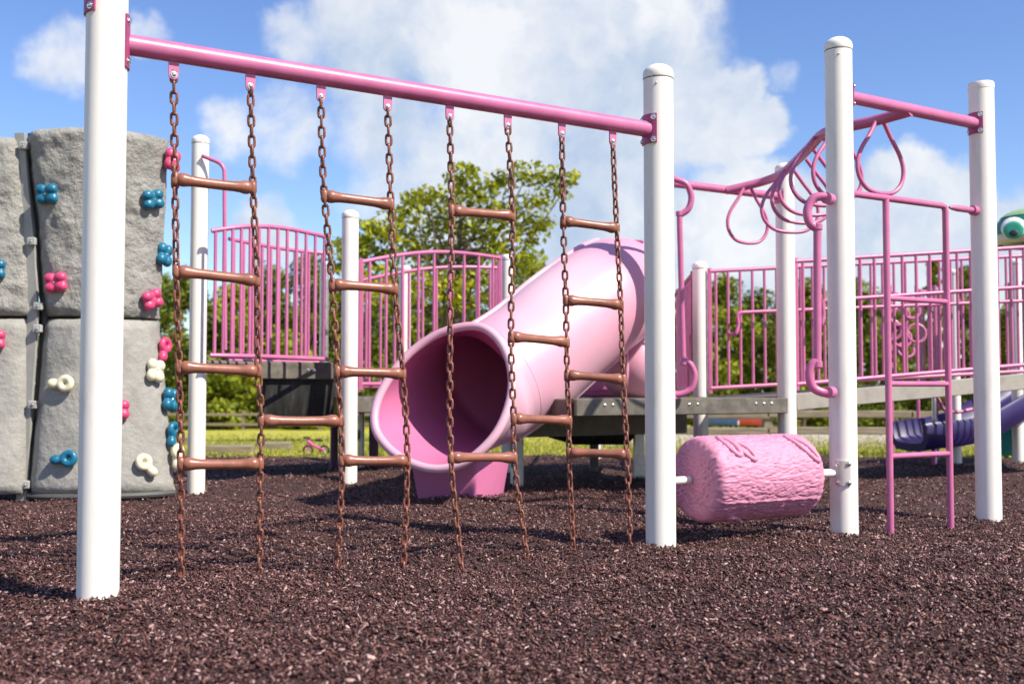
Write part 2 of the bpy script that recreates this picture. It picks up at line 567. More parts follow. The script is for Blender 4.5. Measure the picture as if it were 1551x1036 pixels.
def make_chips():
    P = []
    for (y0, y1, den) in ((1.9, 3.0, 9600), (3.0, 4.2, 7800), (4.2, 6.0, 5200), (6.0, 8.0, 2500), (8.0, 10.7, 1500)):
        ym = (y0 + y1) / 2
        hw = 0.60 * y1 + 0.7
        n = int(2 * hw * (y1 - y0) * den)
        P.append(np.stack([rng.uniform(-hw, hw, n), rng.uniform(y0, y1, n)], -1))
    P = np.concatenate(P)
    n = len(P)
    x, y = P[:, 0], P[:, 1]
    z = gz(x, y) + rng.uniform(-0.003, 0.014, n)
    L = rng.gamma(4.0, 0.0025, n) + 0.005
    L = np.where(rng.random(n) < 0.04, L * 1.8, L)
    W = rng.uniform(0.0026, 0.0062, n) * (0.7 + L * 18)
    T = W * rng.uniform(0.25, 0.8, n)
    a = rng.uniform(0, 2 * np.pi, n)
    e = rng.normal(0, 0.5, n)
    ax = np.stack([np.cos(a) * np.cos(e), np.sin(a) * np.cos(e), np.sin(e)], -1)
    rnd = rng.normal(size=(n, 3))
    u = np.cross(ax, rnd)
    u /= np.linalg.norm(u, axis=1, keepdims=True)
    w = np.cross(ax, u)
    c = np.stack([x, y, z], -1)
    bend = (rng.normal(0, 0.16, n) * L)[:, None] * u
    V = np.zeros((n, 8, 3), np.float32)
    V[:, 0] = c - ax * (L / 2)[:, None] + bend
    V[:, 7] = c + ax * (L / 2)[:, None] + bend
    for k, s in ((0, -0.22), (1, 0.24)):
        for j in range(3):
            th = 2 * np.pi * j / 3 + 0.5 * k
            sc = rng.uniform(0.7, 1.25, n)
            V[:, 1 + 3 * k + j] = c + ax * (L * s)[:, None] + u * (W * sc * np.cos(th))[:, None] + w * (T * sc * np.sin(th))[:, None]
    f = [(0, 2, 1), (0, 3, 2), (0, 1, 3), (1, 2, 5), (1, 5, 4), (2, 3, 6), (2, 6, 5), (3, 1, 4), (3, 4, 6), (7, 4, 5), (7, 5, 6), (7, 6, 4)]
    fa = (np.array(f)[None] + (np.arange(n) * 8)[:, None, None]).reshape(-1, 3)
    tone = np.clip(rng.beta(1.5, 1.95, n), 0, 1)
    tone = np.where(L > 0.04, np.minimum(tone, 0.55), tone)
    o = npmesh('rubber_mulch', V.reshape(-1, 3), fa, 'chips', np.repeat(tone, 8), smooth=False)
    tag(o, 'dark maroon shredded rubber mulch covering the playground floor', 'mulch', kind='stuff')


make_chips()


def make_grass():
    n = 60000
    y = 10.62 + rng.gamma(1.4, 5.0, n)
    x = rng.uniform(-1, 1, n) * (0.62 * y + 1)
    y = np.maximum(y, edge_y(x) - 0.06)
    hgt = rng.uniform(0.02, 0.06, n) * (1 + 0.6 * (rng.random(n) < 0.1))
    a = rng.uniform(0, 2 * np.pi, n)
    wd = 0.005 + 0.0006 * y
    b = np.stack([x, y, field_z(x, y) - 0.005], -1)
    s = np.stack([np.cos(a), np.sin(a), np.zeros(n)], -1) * wd[:, None]
    tip = b + np.stack([rng.normal(0, .02, n), rng.normal(0, .02, n), hgt], -1)
    V = np.stack([b - s, b + s, tip], 1)
    fa = np.arange(3 * n).reshape(-1, 3)
    tag(npmesh('grass', V.reshape(-1, 3), fa, 'blade', np.repeat(rng.random(n), 3), smooth=False),
        'sunlit yellow-green grass beyond the mulch', 'grass', kind='stuff')


make_grass()


# gravel road on the right, beyond the lawn
def road():
    xs = np.linspace(1.5, 60, 40)
    ys = np.linspace(16.5, 36, 24)
    tag(sheet('gravel_road', xs, ys, lambda X, Y: field_z(X, Y) + 0.012, 'road'), None, None, kind='structure')


road()


# ------------------------------------------------------------------ support posts
def post(loc, top, label, r=0.0635, cap='dome', group='white support posts of the playground', m='white', bury=0.12, n=40, z0=None):
    loc = Vector((loc[0], loc[1], 0)) if len(loc) < 3 or cap != 'raw' else Vector(loc)
    t = thing('support_post', loc, label, 'post', group)
    hc = r * 0.82
    z1 = top - hc if cap == 'dome' else top
    MB().lathe([(r, -bury if z0 is None else z0), (r, z1 * .4 if z0 is None else z0 + .05), (r, z1 * .66), (r, z1)], loc, n=n).build('shaft', m, t)
    rc = r * 1.035
    if cap == 'dome':
        MB().lathe([(r * 1.004, z1 - .0165), (r * 1.012, z1 - .016), (r * 1.012, z1 - .011), (r, z1 - .0105)], loc, n=n).build('cap_seam', 'gasket', t)
        if r > .06:
            bolt(t, loc + Vector((-.25, -.968, 0)) * (r * .999) + Vector((0, 0, z1 - .045)), (-.25, -.968, 0), .0035, 'rivet')
    if cap == 'dome':
        prof = [(rc * .98, z1 - 0.012), (rc, z1 - 0.008), (rc, z1 + 0.008)]
        for k in range(1, 9):
            a = math.pi / 2 * k / 8
            prof.append((rc * math.cos(a), z1 + 0.008 + (hc - 0.008) * math.sin(a)))
        MB().lathe(prof, loc, n=n).build('cap', m, t)
    else:
        MB().lathe([(rc * .99, z1 - 0.03), (rc, z1 - 0.02), (rc, z1 - 0.002), (rc * .95, z1 + 0.004), (0, z1 + 0.005)], loc, n=n).build('cap', m, t)
    return t


A = gnd(148, 909)
B = gnd(1001, 826)
C = gnd(1279, 803)
D = gnd(1498, 782)
LD = (D - A)
LD.z = 0
LD.normalize()
Bp = Vector((0.963, 6.95, 0))
E = Vector((1.885, 7.5, 0))
Fp = gnd(297, 742)
G = gnd(528, 729)
J = xz(1062, 0, 8.6)


def topz(px, py, P):
    return at(px, py, P.y).z


post(A, 2.12, 'nearest white post, in front of the climbing wall, its top cut off by the photo')
postB = post(B, topz(989, 98, B), 'white domed post holding the right end of the chain ladder beam')
postC = post(C, topz(1263, 57, C), 'tall white domed post right of the pink log roller')
postD = post(D, topz(1484, 128, D), 'white flat-topped post at the far end of the pink crossbar', cap='flat')
post(Bp, topz(1010, 217, Bp), 'white post mostly hidden right behind the domed post of the pink beam')
post(E, topz(1188, 247, E), 'white domed post behind the hanging pink loops')
post(Fp, topz(296, 205, Fp), 'white domed post between climbing wall and curved balcony rail', r=0.056)
post(G, topz(528, 318, G), 'white domed post left of the slide mouth', r=0.060)
post(J, topz(1061, 396, J), 'white domed post at the start of the ramp railing', r=0.058)
for (px, top, base, w, lab) in ((612, 402, 700, 18, 'thin white post behind the arched railing'),
                                (768, 385, 712, 17, 'pale grey post at the end of the arched railing by the slide'),
                                (1449, 408, 699, 15, 'thin white post seen through the ramp railing left of the flat-topped post'),
                                (1543, 392, 698, 17, 'white post in front of the frog figure at the photo edge')):
    P = gnd(px, base)
    post(P, topz(px, top, P), lab, r=w / 2 / F * P.y, group='slim posts of the rear play structure', n=20)


# ------------------------------------------------------------------ clamp plates
def clamp(parent, base, z, ang, half=0.6, hgt=0.13, rr=0.0665, bolts=True, m='pinkd'):
    """curved plate hugging a post, centred on direction ang (radians in plan)"""
    base = Vector((base.x, base.y, 0))
    rings = []
    nn = 10
    for (r_, zz) in ((rr - .003, -hgt / 2), (rr + .004, -hgt / 2), (rr + .004, hgt / 2), (rr - .003, hgt / 2), (rr - .003, -hgt / 2)):
        rings.append([base + Vector((math.cos(ang + half * (2 * j / nn - 1)) * r_, math.sin(ang + half * (2 * j / nn - 1)) * r_, z + zz))
                      for j in range(nn + 1)])
    mb = MB().loft(rings, closed=False, caps=(False, False))
    for j in (0, nn):
        mb.add([rings[k][j] for k in range(4)], [(0, 1, 2, 3)])
    pl = mb.build('clamp_plate', m, parent)
    if bolts:
        for s in (-1, 1):
            for q in (-1, 1):
                a = ang + half * .74 * s
                n_ = Vector((math.cos(a), math.sin(a), 0))
                bolt(pl, base + n_ * (rr + .004) + Vector((0, 0, z + q * hgt * .38)), n_)
    return pl


LANG = math.atan2(LD.y, LD.x)
# ------------------------------------------------------------------ ladder beam with hanger tabs
b0 = on_line(193, 68, A, B)
b1 = on_line(972, 195, A, B)
bz = (b0.z + b1.z) / 2
ABd = (B - A).normalized()
A_h, B_h = Vector((A.x, A.y, b0.z)), Vector((B.x, B.y, b1.z))
beam = thing('overhead_beam', A + ABd * 0.06, 'thick pink tube beam from which the chain ladders hang', 'beam')
RB = 0.0335
MB().tube([A_h.lerp(B_h, t) for t in (0.026, 0.3, 0.6, 0.974)], RB, 28).build('tube', 'pink', beam)
clamp(beam, A, b0.z, math.atan2(ABd.y, ABd.x), 0.78, 0.17)
clamp(beam, B, b1.z, math.atan2(-ABd.y, -ABd.x), 0.78, 0.125)
clampA2 = MB()
topclamp = thing('crossbar_clamp', A + Vector((0, 0, 1.84)), 'dark pink clamp at the top edge of the photo on the nearest white post', 'clamp')
clamp(topclamp, A, 1.905, math.atan2(-ABd.y, -ABd.x) - 0.1, 0.9, 0.13)

CH = [
    [(263, 108), (264, 200), (265, 265), (267, 410), (271, 555), (274, 690), (274, 874)],
    [(379, 129), (381, 200), (383, 282), (389, 423), (391, 560), (396, 640), (394, 705), (393, 868)],
    [(486, 148), (488, 230), (491, 293), (503, 430), (511, 560), (518, 695), (511, 860)],
    [(587, 162), (590, 250), (592, 308), (598, 437), (610, 565), (617, 700), (611, 855)],
    [(681, 177), (684, 320), (682, 500), (683, 693), (698, 852)],
    [(769, 190), (776, 325), (774, 510), (778, 635), (779, 700), (797, 840)],
    [(851, 203), (853, 335), (857, 455), (859, 570), (862, 635), (862, 690), (868, 830)],
    [(928, 214), (934, 345), (940, 460), (944, 575), (950, 690), (954, 834)],
]
for k, ch in enumerate(CH):
    px, py = ch[0]
    p = on_line(px, py, A, B)
    tp = A_h + (B_h - A_h) * ((p - A_h).dot(B_h - A_h) / (B_h - A_h).length_squared)
    dn = Vector((0, 0, -1))
    n_ = ABd.cross(Vector((0, 0, 1))).normalized()
    if n_.y > 0:
        n_ = -n_
    hw, ht = 0.0165, 0.058
    outl = [tp + ABd * hw + dn * (RB * .7), tp + ABd * hw + dn * (RB + ht - hw)]
    for j in range(1, 8):
        a = math.pi * j / 8
        outl.append(tp + ABd * (hw * math.cos(a)) + dn * (RB + ht - hw + hw * math.sin(a)))
    outl += [tp - ABd * hw + dn * (RB + ht - hw), tp - ABd * hw + dn * (RB * .7)]
    tb = MB().loft([[q + n_ * .004 for q in outl], [q - n_ * .004 for q in outl]]).build('hanger_tab', 'pink', beam)
    bolt(tb, tp + dn * (RB + ht - hw) + n_ * .004, n_, 0.0075)


def chain_path(ch):
    px0, py0 = ch[0]
    p0 = on_line(px0, py0, A, B)
    p1 = gnd(*ch[-1])
    out = []
    for (px, py) in ch:
        t = (py - py0) / (ch[-1][1] - py0)
        out.append(at(px, py, p0.y + (p1.y - p0.y) * t))
    out.append(out[-1] + Vector((0, 0, -0.09)))
    return out


CPATH = [chain_path(c) for c in CH]


def chain_mesh(path, pitch=0.0345, wire=0.0049, wdt=0.0098):
    pl = catmull(path, 10)
    # walk at equal spacing
    pts, acc, need = [pl[0]], 0.0, pitch
    for a, b in zip(pl[:-1], pl[1:]):
        d = (b - a).length
        while acc + d >= need:
            t = (need - acc) / d
            pts.append(a.lerp(b, t))
            need += pitch
        acc += d
    mb = MB()
    tw = random.uniform(0, 3)
    for i, (a, b) in enumerate(zip(pts[:-1], pts[1:])):
        t = (b - a).normalized()
        tw += math.pi / 2 + random.gauss(0.02, 0.10)
        base = Vector((1, 0, 0))
        base = (base - t * base.dot(t)).normalized()
        u = Matrix.Rotation(tw, 3, t) @ base
        c = (a + b) / 2
        Lh = pitch / 2 + wire * 0.55
        loop = []
        for j in range(14):
            an = 2 * math.pi * j / 14
            ca, sa = math.cos(an), math.sin(an)
            loop.append(c + u * (wdt * ca) + t * ((Lh - wdt) * (1 if sa > 0.01 else -1 if sa < -0.01 else 0) + wdt * sa))
        mb.tube(loop, wire, 7, closed=True)
    return mb


def rung_mesh(p, q, r=0.0172):
    d = (q - p)
    L = d.length
    n = 15
    ts = [0, .02, .05, .10, .16, .24, .35, .5, .65, .76, .84, .90, .95, .98, 1]
    rr = [.55, 1.05, 1.32, 1.34, 1.14, 1.02, 1.0, .98, 1.0, 1.02, 1.14, 1.34, 1.32, 1.05, .55]
    sag = random.uniform(-0.002, 0.003)
    path = [p + d * t + Vector((0, 0, -sag * math.sin(math.pi * t))) for t in ts]
    mb = MB().tube(path, [r * k for k in rr], 18)
    return mb


def chain_point(k, y):
    """Point of chain k at photo row y."""
    ch, pa = CH[k], CPATH[k]
    for i in range(len(ch) - 1):
        if ch[i][1] <= y <= ch[i + 1][1]:
            t = (y - ch[i][1]) / (ch[i + 1][1] - ch[i][1])
            return pa[i].lerp(pa[i + 1], t)
    return pa[-2]


def ladder(ks, rungs, label):
    base = (CPATH[ks[0]][-2] + CPATH[ks[-1]][-2]) / 2
    base.z = 0
    t = thing('chain_ladder', base, label, 'chain ladder', 'brown chain ladders under the pink beam')
    for k in ks:
        chain_mesh(CPATH[k]).build('chain', 'chain', t, sharp=80)
    for (a, b, ya, yb) in rungs:
        p, q = chain_point(a, ya), chain_point(b, yb)
        d = (q - p).normalized()
        rg = rung_mesh(p + d * 0.004, q - d * 0.004).build('rung', 'rung', t, sharp=60)
        for s, e in ((1, p), (-1, q)):
            MB().tube([e + Vector((0, 0, -.024)), e + Vector((0, 0, -.012)), e + Vector((0, 0, .012)), e + Vector((0, 0, .024))],
                      [.008, .0135, .0135, .008], 12).build('clamp', 'rung', rg, sharp=70)


ladder((0, 1, 2, 3), ((0, 1, 271, 285), (0, 1, 411, 425), (0, 1, 556, 562), (0, 1, 702, 702), (1, 2, 637, 637),
                      (2, 3, 297, 310), (2, 3, 431, 438), (2, 3, 563, 566), (2, 3, 697, 697)),
       'brown chain ladder of four chains in front of the balcony and slide mouth')
ladder((4, 5, 6, 7), ((4, 5, 319, 327), (4, 5, 693, 693), (5, 6, 510, 518), (5, 6, 634, 637),
                      (6, 7, 335, 346), (6, 7, 455, 462), (6, 7, 568, 575), (6, 7, 685, 688)),
       'brown chain ladder of four chains hanging across the pink tube slide')


# ------------------------------------------------------------------ pink log roller between B and C
BCd = (C - B)
LBC = BCd.length
BCd.normalize()


def log_roller():
    zc = at(1140, 722, 4.86).z
    p0 = B + BCd * (LBC * 0.165)
    p0.z = zc
    p1 = B + BCd * (LBC * 0.738)
    p1.z = zc
    t = thing('log_roller', (B + C) / 2, 'pink log-shaped roller with moulded bark between two white posts', 'roller')
    Lg = (p1 - p0).length
    Rr = 0.187
    up = Vector((0, 0, 1))
    fr = BCd.cross(up).normalized()        # horizontal, towards the camera
    if fr.y > 0:
        fr = -fr
    nu, nv = 300, 190
    # profile: cap centre -> rounded edge -> side -> rounded edge -> cap centre
    cr_ = 0.05
    segs = []
    nc = 44
    for k in range(nc + 1):
        segs.append(((Rr - cr_) * (k / nc), -0.012 * (1 - (k / nc) ** 2), 0))
    for k in range(1, 9):
        a = math.pi / 2 * k / 8
        segs.append((Rr - cr_ + cr_ * math.sin(a), cr_ * (1 - math.cos(a)), 0 if k < 5 else 1))
    ns = nv - 2 * (nc + 9)
    for k in range(1, 91):
        segs.append((Rr, cr_ + (Lg - 2 * cr_) * k / 91, 1))
    for k in range(0, 9):
        a = math.pi / 2 * k / 8
        segs.append((Rr - cr_ + cr_ * math.cos(a), Lg - cr_ + cr_ * math.sin(a), 1 if k < 4 else 0))
    for k in range(1, 20):
        segs.append(((Rr - cr_) * (1 - k / 19), Lg + 0.012 * (k / 19), 0))
    rings = []
    for (r_, s, side) in segs:
        rg = []
        for j in range(nu):
            a = 2 * math.pi * j / nu
            dirv = fr * math.cos(a) + up * math.sin(a)
            d = 0.0
            if side:
                q = Vector((math.cos(a) * 5.4, math.sin(a) * 5.4, s * 11.0))
                w = Vector((noise.noise(q * .9), noise.noise(q * .9 + Vector((7, 3, 1))), 0)) * 0.55
                v1 = noise.noise(Vector((math.cos(a) * 10, math.sin(a) * 10, s * 13)) + w * 2.0)
                v2 = noise.noise(Vector((math.cos(a) * 24, math.sin(a) * 24, s * 26)) + w * 2.0)
                d = -0.0042 * max(0, 1 - abs(v1) * 4.4) - 0.0032 * max(0, 1 - abs(v2) * 3.6)
                sm = abs(math.atan2(math.sin(a + 0.5), math.cos(a + 0.5)))
                if sm < 0.03:
                    d += 0.005
                if abs(s - Lg * 0.5) > Lg * .46:
                    d *= .5
                rg.append(p0 + BCd * s + dirv * (r_ + d))
            else:
                q = dirv * r_ * 74 + Vector((s * 30, 0, 3))
                dd = noise.noise(q) * 0.0075 * min(1, r_ / 0.05)
                rg.append(p0 + BCd * (s + (dd if s < Lg / 2 else -dd)) + dirv * r_)
        rings.append(rg)
    MB().loft(rings).build('barrel', 'log', t, sharp=85)

    def surf(a, s, h=0.0):
        return p0 + BCd * s + (fr * math.cos(a) + up * math.sin(a)) * (Rr + h)
    # raised finger grips: narrow loops on top, and two low ones
    for (a0, s0, a1, s1) in ((0.62, 0.13, 1.32, 0.10), (0.50, 0.20, 1.05, 0.15), (0.40, 0.555, 1.28, 0.47), (-1.0, 0.12, -1.35, 0.20)):
        pts = []
        for k in range(24):
            th = 2 * math.pi * k / 24
            al, wd = math.cos(th) * .5 + .5, math.sin(th)
            pts.append(surf(a0 + (a1 - a0) * al, s0 + (s1 - s0) * al + wd * 0.022, -0.003))
        MB().tube(pts, 0.0125, 10, closed=True).build('grip', 'log', t, sharp=80)
    Bz, Cz = Vector((B.x, B.y, zc)), Vector((C.x, C.y, zc))
    MB().tube([Bz + BCd * 0.05, p0 - BCd * 0.02, p0 - BCd * 0.015], [0.0165, 0.0165, 0.013], 16).build('axle_sleeve', 'white', t)
    rod(p0 - BCd * 0.02, p0 + BCd * 0.03, 0.011).build('axle', 'rung', t)
    MB().tube([p1 + BCd * 0.052, Cz - BCd * 0.05], 0.019, 16).build('axle_sleeve', 'white', t)
    rod(p1 - BCd * 0.03, p1 + BCd * 0.06, 0.016).build('axle', 'steel', t)
    # bracket plate on the post facing the viewer
    pa = math.atan2(-BCd.y, -BCd.x)
    clamp(t, C, zc, pa + 0.75, 0.5, 0.115, 0.0655, True, 'plate')


log_roller()

# ------------------------------------------------------------------ crossbar C-D, loop ladder, far bar
c0 = on_line(1285, 147, C, D)
d0 = on_line(1470, 186, C, D)
CDd = (D - C).normalized()
cz = (c0.z + d0.z) / 2
xb = thing('crossbar', C + CDd * .06, 'pink crossbar between the tall domed post and the flat-topped post', 'bar', 'pink crossbars of the loop ladder')
Ch, Dh = Vector((C.x, C.y, c0.z)), Vector((D.x, D.y, d0.z))
MB().tube([Ch.lerp(Dh, .055), Ch.lerp(Dh, .5), Ch.lerp(Dh, .945)], 0.030, 22).build('tube', 'pink', xb)
clamp(xb, C, c0.z, LANG, .75, .11)
clamp(xb, D, d0.z, LANG + math.pi, .72, .11)

e0 = at(1015, 272, 6.97)
e1 = at(1178, 302, 7.47)
fb = thing('crossbar', Bp, 'thinner pink crossbar at the far end of the hanging loops', 'bar', 'pink crossbars of the loop ladder')
fz = (e0.z + e1.z) / 2
P0, P1 = Vector((Bp.x, Bp.y, fz)), Vector((E.x, E.y, fz))
MB().tube([P0.lerp(P1, .06), P1.lerp(P0, .06)], 0.027, 18).build('tube', 'pink', fb)
clamp(fb, Bp, fz, math.atan2((E - Bp).y, (E - Bp).x), .7, .10, m='pink')
clamp(fb, E, fz, math.atan2((Bp - E).y, (Bp - E).x), .7, .10, m='pink')

rail_px = [(1380, 168, 5.37), (1330, 182, 5.50), (1290, 191, 5.60), (1262, 197, 5.72), (1243, 206, 5.90), (1226, 224, 6.18), (1204, 246, 6.58),
           (1183, 264, 6.95), (1160, 274, 7.14), (1130, 282, 7.19), (1100, 289, 7.21)]
rail = catmull([at(*p) for p in rail_px], 6)
lt = thing('loop_ladder', Vector((rail[30].x, rail[30].y, 0)), 'curved pink overhead rail with hanging teardrop hand loops', 'monkey bars')
MB().tube(rail, 0.028, 18).build('rail', 'pink', lt)


def teardrop(top, spread, wdir, Lz=0.345, wmax=0.160, r=0.0112, lean=0.0):
    wdir = wdir.normalized()
    side = [(spread, 0.0), (0.52, 0.2), (0.92, 0.42), (1.10, 0.62), (1.02, 0.81), (0.70, 0.95), (0.28, 1.0)]
    pts = [top + wdir * (-x * wmax if i else -0.03) + Vector((0, 0, -z * Lz)) for i, (x, z) in enumerate(side)]
    pts2 = [top + wdir * (x * wmax if i else 0.03) + Vector((0, 0, -z * Lz)) for i, (x, z) in enumerate(side)]
    return MB().tube(catmull(pts + pts2[::-1], 5), r, 12)


for (px, py, Y, wx, hw, L) in ((1333, 186, 5.50, (0.86, 0.5), .152, .36), (1268, 198, 5.70, (0.88, 0.46), .155, .36), (1241, 209, 5.92, (.93, .36), .172, .37),
                               (1226, 227, 6.20, (.95, .30), .182, .375), (1214, 241, 6.42, (.97, .25), .178, .38), (1196, 258, 6.72, (.97, .25), .175, .385),
                               (1132, 286, 7.18, (.92, .38), .142, .36)):
    tp = at(px, py, Y)
    ob = teardrop(tp, .2, Vector((wx[0], wx[1], 0)), L, hw).build('hand_loop', 'pink', lt)

# ------------------------------------------------------------------ grab bars on posts


def grab(Pt, label, pts, r=0.0195):
    t = thing('grab_bar', Vector((Pt.x, Pt.y, pts[-1].z)), label, 'grab bar', 'pink grab bars with hooked ends')
    top, vert, bot = pts[0], pts[1], pts[2]
    return t


def hook_bar(label, Pt, Y, top_col, top_arc, bar, bot_arc, bot_col):
    z = thing('grab_bar', Vector((Pt.x, Pt.y, 0)), label, 'grab bar', 'pink grab bars with hooked ends')
    P = lambda q: at(q[0], q[1], Y)
    MB().tube([P((bar[0][0], bar[0][1] - 7)), P((bar[1][0], bar[1][1] + 7))], 0.0185, 16).build('bar', 'pink', z)
    MB().tube(catmull([P(q) for q in top_arc], 6), 0.0205, 16).build('hook', 'pink', z)
    MB().tube(catmull([P(q) for q in bot_arc], 6), 0.0205, 16).build('hook', 'pink', z)
    for q, s_ in ((bar[0], -1), (bar[1], 1)):
        c = P((q[0], q[1] + s_ * 4))
        MB().tube([c + Vector((0, 0, -.018)), c + Vector((0, 0, -.012)), c + Vector((0, 0, .012)), c + Vector((0, 0, .018))], [.015, .0235, .0235, .015], 16
                  ).build('joint', 'pink', z)
    for q, w in (top_col, bot_col):
        c = P(q)
        d = Vector((Pt.x - c.x, Pt.y - c.y, 0)).normalized()
        MB().tube([c - d * .02, c - d * .018, c + d * .03], [.02, .027, .027], 18).build('collar', 'pink', z)
    return z


hook_bar('pink grab bar with hooked ends left of the log roller top', Bp, 6.86, ((1018, 272), 0),
         [(1016, 272), (1026, 273), (1040, 280), (1047, 298), (1043, 316), (1030, 326)], ((1029, 328), (1035, 545)),
         [(1034, 544), (1045, 551), (1052, 568), (1047, 588), (1034, 596), (1020, 598)], ((1021, 598), 0))
hook_bar('pink grab bar with hooked ends on the tall domed post', C, 5.02, ((1254, 301), 0),
         [(1258, 301), (1248, 298), (1232, 301), (1223, 318), (1226, 337), (1238, 347)], ((1238, 348), (1238, 548)),
         [(1240, 546), (1230, 552), (1226, 568), (1231, 586), (1245, 594), (1258, 594)], ((1256, 594), 0))

# ------------------------------------------------------------------ pink upright ladder between C and D
ul = thing('upright_ladder', gnd(1395, 792), 'pink upright tube ladder between the tall post and the flat-topped post', 'ladder')
lr = [on_line(1339, 300, C, D), gnd(1349, 799)]
rr_ = [on_line(1429, 313, C, D), gnd(1440, 788)]
cst = on_line(1262, 290, C, D)
lr[0].z = cst.z - 0.0
zt = on_line(1339, 300, C, D).z
Lx, Rx = on_line(1349, 799, C, D), on_line(1440, 788, C, D)
lt0 = Vector((Lx.x, Lx.y, zt))
rt0 = Vector((Rx.x, Rx.y, zt))
lg, rg_ = Vector((Lx.x, Lx.y, -0.06)), Vector((Rx.x, Rx.y, -0.06))
rl = 0.0165
MB().tube(catmull([Vector((C.x, C.y, zt)) + CDd * .06, lt0, rt0 - CDd * .03], 4) +
          [rt0 - CDd * .008 - Vector((0, 0, .006)), rt0 - Vector((0, 0, .03)), rg_], rl, 14).build('side_rail', 'pink', ul)
rod(lt0, lg, rl, 14).build('side_rail', 'pink', ul)
for (ya, yb) in ((455, 454), (586, 577), (691, 687)):
    pa, pb = on_line(1344, ya, C, D), on_line(1434, yb, C, D)
    z = (pa.z + pb.z) / 2
    MB().tube([Vector((Lx.x, Lx.y, z)), Vector((Rx.x, Rx.y, z))], 0.0135, 12).build('rung', 'pink', ul)
MB().tube([Vector((C.x, C.y, zt)) + CDd * .055, Vector((C.x, C.y, zt)) + CDd * .085], .026, 16).build('collar', 'pink', ul)
st = thing('stub_bar', Vector((D.x, D.y, 0)), 'short pink stub with a flattened end on the flat-topped post', 'bar')
sa, sb = on_line(1436, 315, C, D), on_line(1474, 319, C, D)
sd = Vector((D.x, D.y, sb.z))
MB().tube([sd - CDd * .275, sd - CDd * .255, sd - CDd * .21, sd - CDd * .05], [.006, .012, .0165, .0165], 14).build('tube', 'pink', st)
MB().tube([sd - CDd * .095, sd - CDd * .092, sd - CDd * .055], [.018, .026, .026], 16).build('collar', 'pink', st)

# ------------------------------------------------------------------ climbing wall
YW = 6.62


def wall_pt(L, Rr, u, z, z0, z1, right=True, bulge=0.20):
    """a point of a column's face; L and Rr give its side edges in the photo at rows z0 and z1"""
    v = (z - z0) / (z1 - z0)
    l, r_ = L[0] + (L[1] - L[0]) * v, Rr[0] + (Rr[1] - Rr[0]) * v
    s = 2 * u - 1
    arc = 1 - math.sqrt(max(0, 1 - (s * s) * 0.93))
    Y = YW - 0.10 + (0.22 * u if right else 0.12 * (1 - u)) + bulge * arc
    px = l + (r_ - l) * u
    return xz(px, z, Y)


ZS0, ZS1, ZT = 1.085, 1.105, 2.225
cw = thing('climbing_wall', Vector((xz(60, 0, YW).x, YW, 0)), 'grey moulded rock climbing wall with coloured holds', 'climbing wall')
PAN = {
    'rl': ((50, 64), (267, 238), 0.03, ZS0, True), 'ru': ((64, 50), (238, 259), ZS1, ZT, True),
    'll': ((-200, -170), (44, 48), 0.03, ZS0, False), 'lu': ((-170, -190), (52, 36), ZS1, ZT - 0.03, False),
}


def face_pt(key, u, v, extra=0.0):
    L, Rr, z0, z1, right = PAN[key]
    z = z0 + (z1 - z0) * v
    p = wall_pt(L, Rr, u, z, z0, z1, right)
    if key == 'ru':
        p.y -= 0.10 * v * v
        p.z += 0.015 * (1 - abs(2 * u - 1)) * v
    if key in ('rl', 'll'):
        p.y -= 0.08 * (1 - v) ** 1.5
    return p


def panel(key, m, amp, fr):
    nu, nv = 70, 90
    seed = Vector((len(key) * 3.1 + ord(key[0]), ord(key[1]) * 1.7, 5))

    def fn(u, v):
        p = face_pt(key, u, v)
        q = p * fr + seed
        d = noise.fractal(q, 1.0, 2.0, 4) * amp
        d += max(0, noise.noise(q * 0.8 + Vector((9, 1, 4)))) * amp * .8
        eu, ev = min(u, 1 - u) * 14, min(v, 1 - v) * 18
        rd = max(0, 1 - eu) ** 2 * 0.035 + max(0, 1 - ev) ** 2 * 0.035
        p.y -= d
        p.y += rd
        if v in (0, 1):
            p.y += 0.0
        return p
    mb = MB().grid(fn, nu, nv)
    o = len(mb.v)
    # back skin and rim so the shell is a solid body
    W = nu + 1
    border = [i for i in range(W)] + [j * W + nu for j in range(1, nv + 1)] + [nv * W + i for i in range(nu - 1, -1, -1)] + \
             [j * W for j in range(nv - 1, 0, -1)]
    back = [Vector((mb.v[i].x * 1.034, mb.v[i].y + 0.16, mb.v[i].z + .004 * (-1 if mb.v[i].z > 1 else 1))) for i in border]
    mb.v += back
    nb = len(border)
    for k in range(nb):
        k2 = (k + 1) % nb
        mb.f.append((border[k2], border[k], o + k, o + k2))
    mb.f.append(tuple(o + k for k in range(nb)))
    return mb.build('rock_panel', m, cw, sharp=60)


panel('rl', 'rock_lo', 0.008, 5.0)
panel('ru', 'rock_hi', 0.016, 8.0)
panel('ll', 'rock_lo', 0.008, 5.0)
panel('lu', 'rock_hi', 0.016, 8.0)
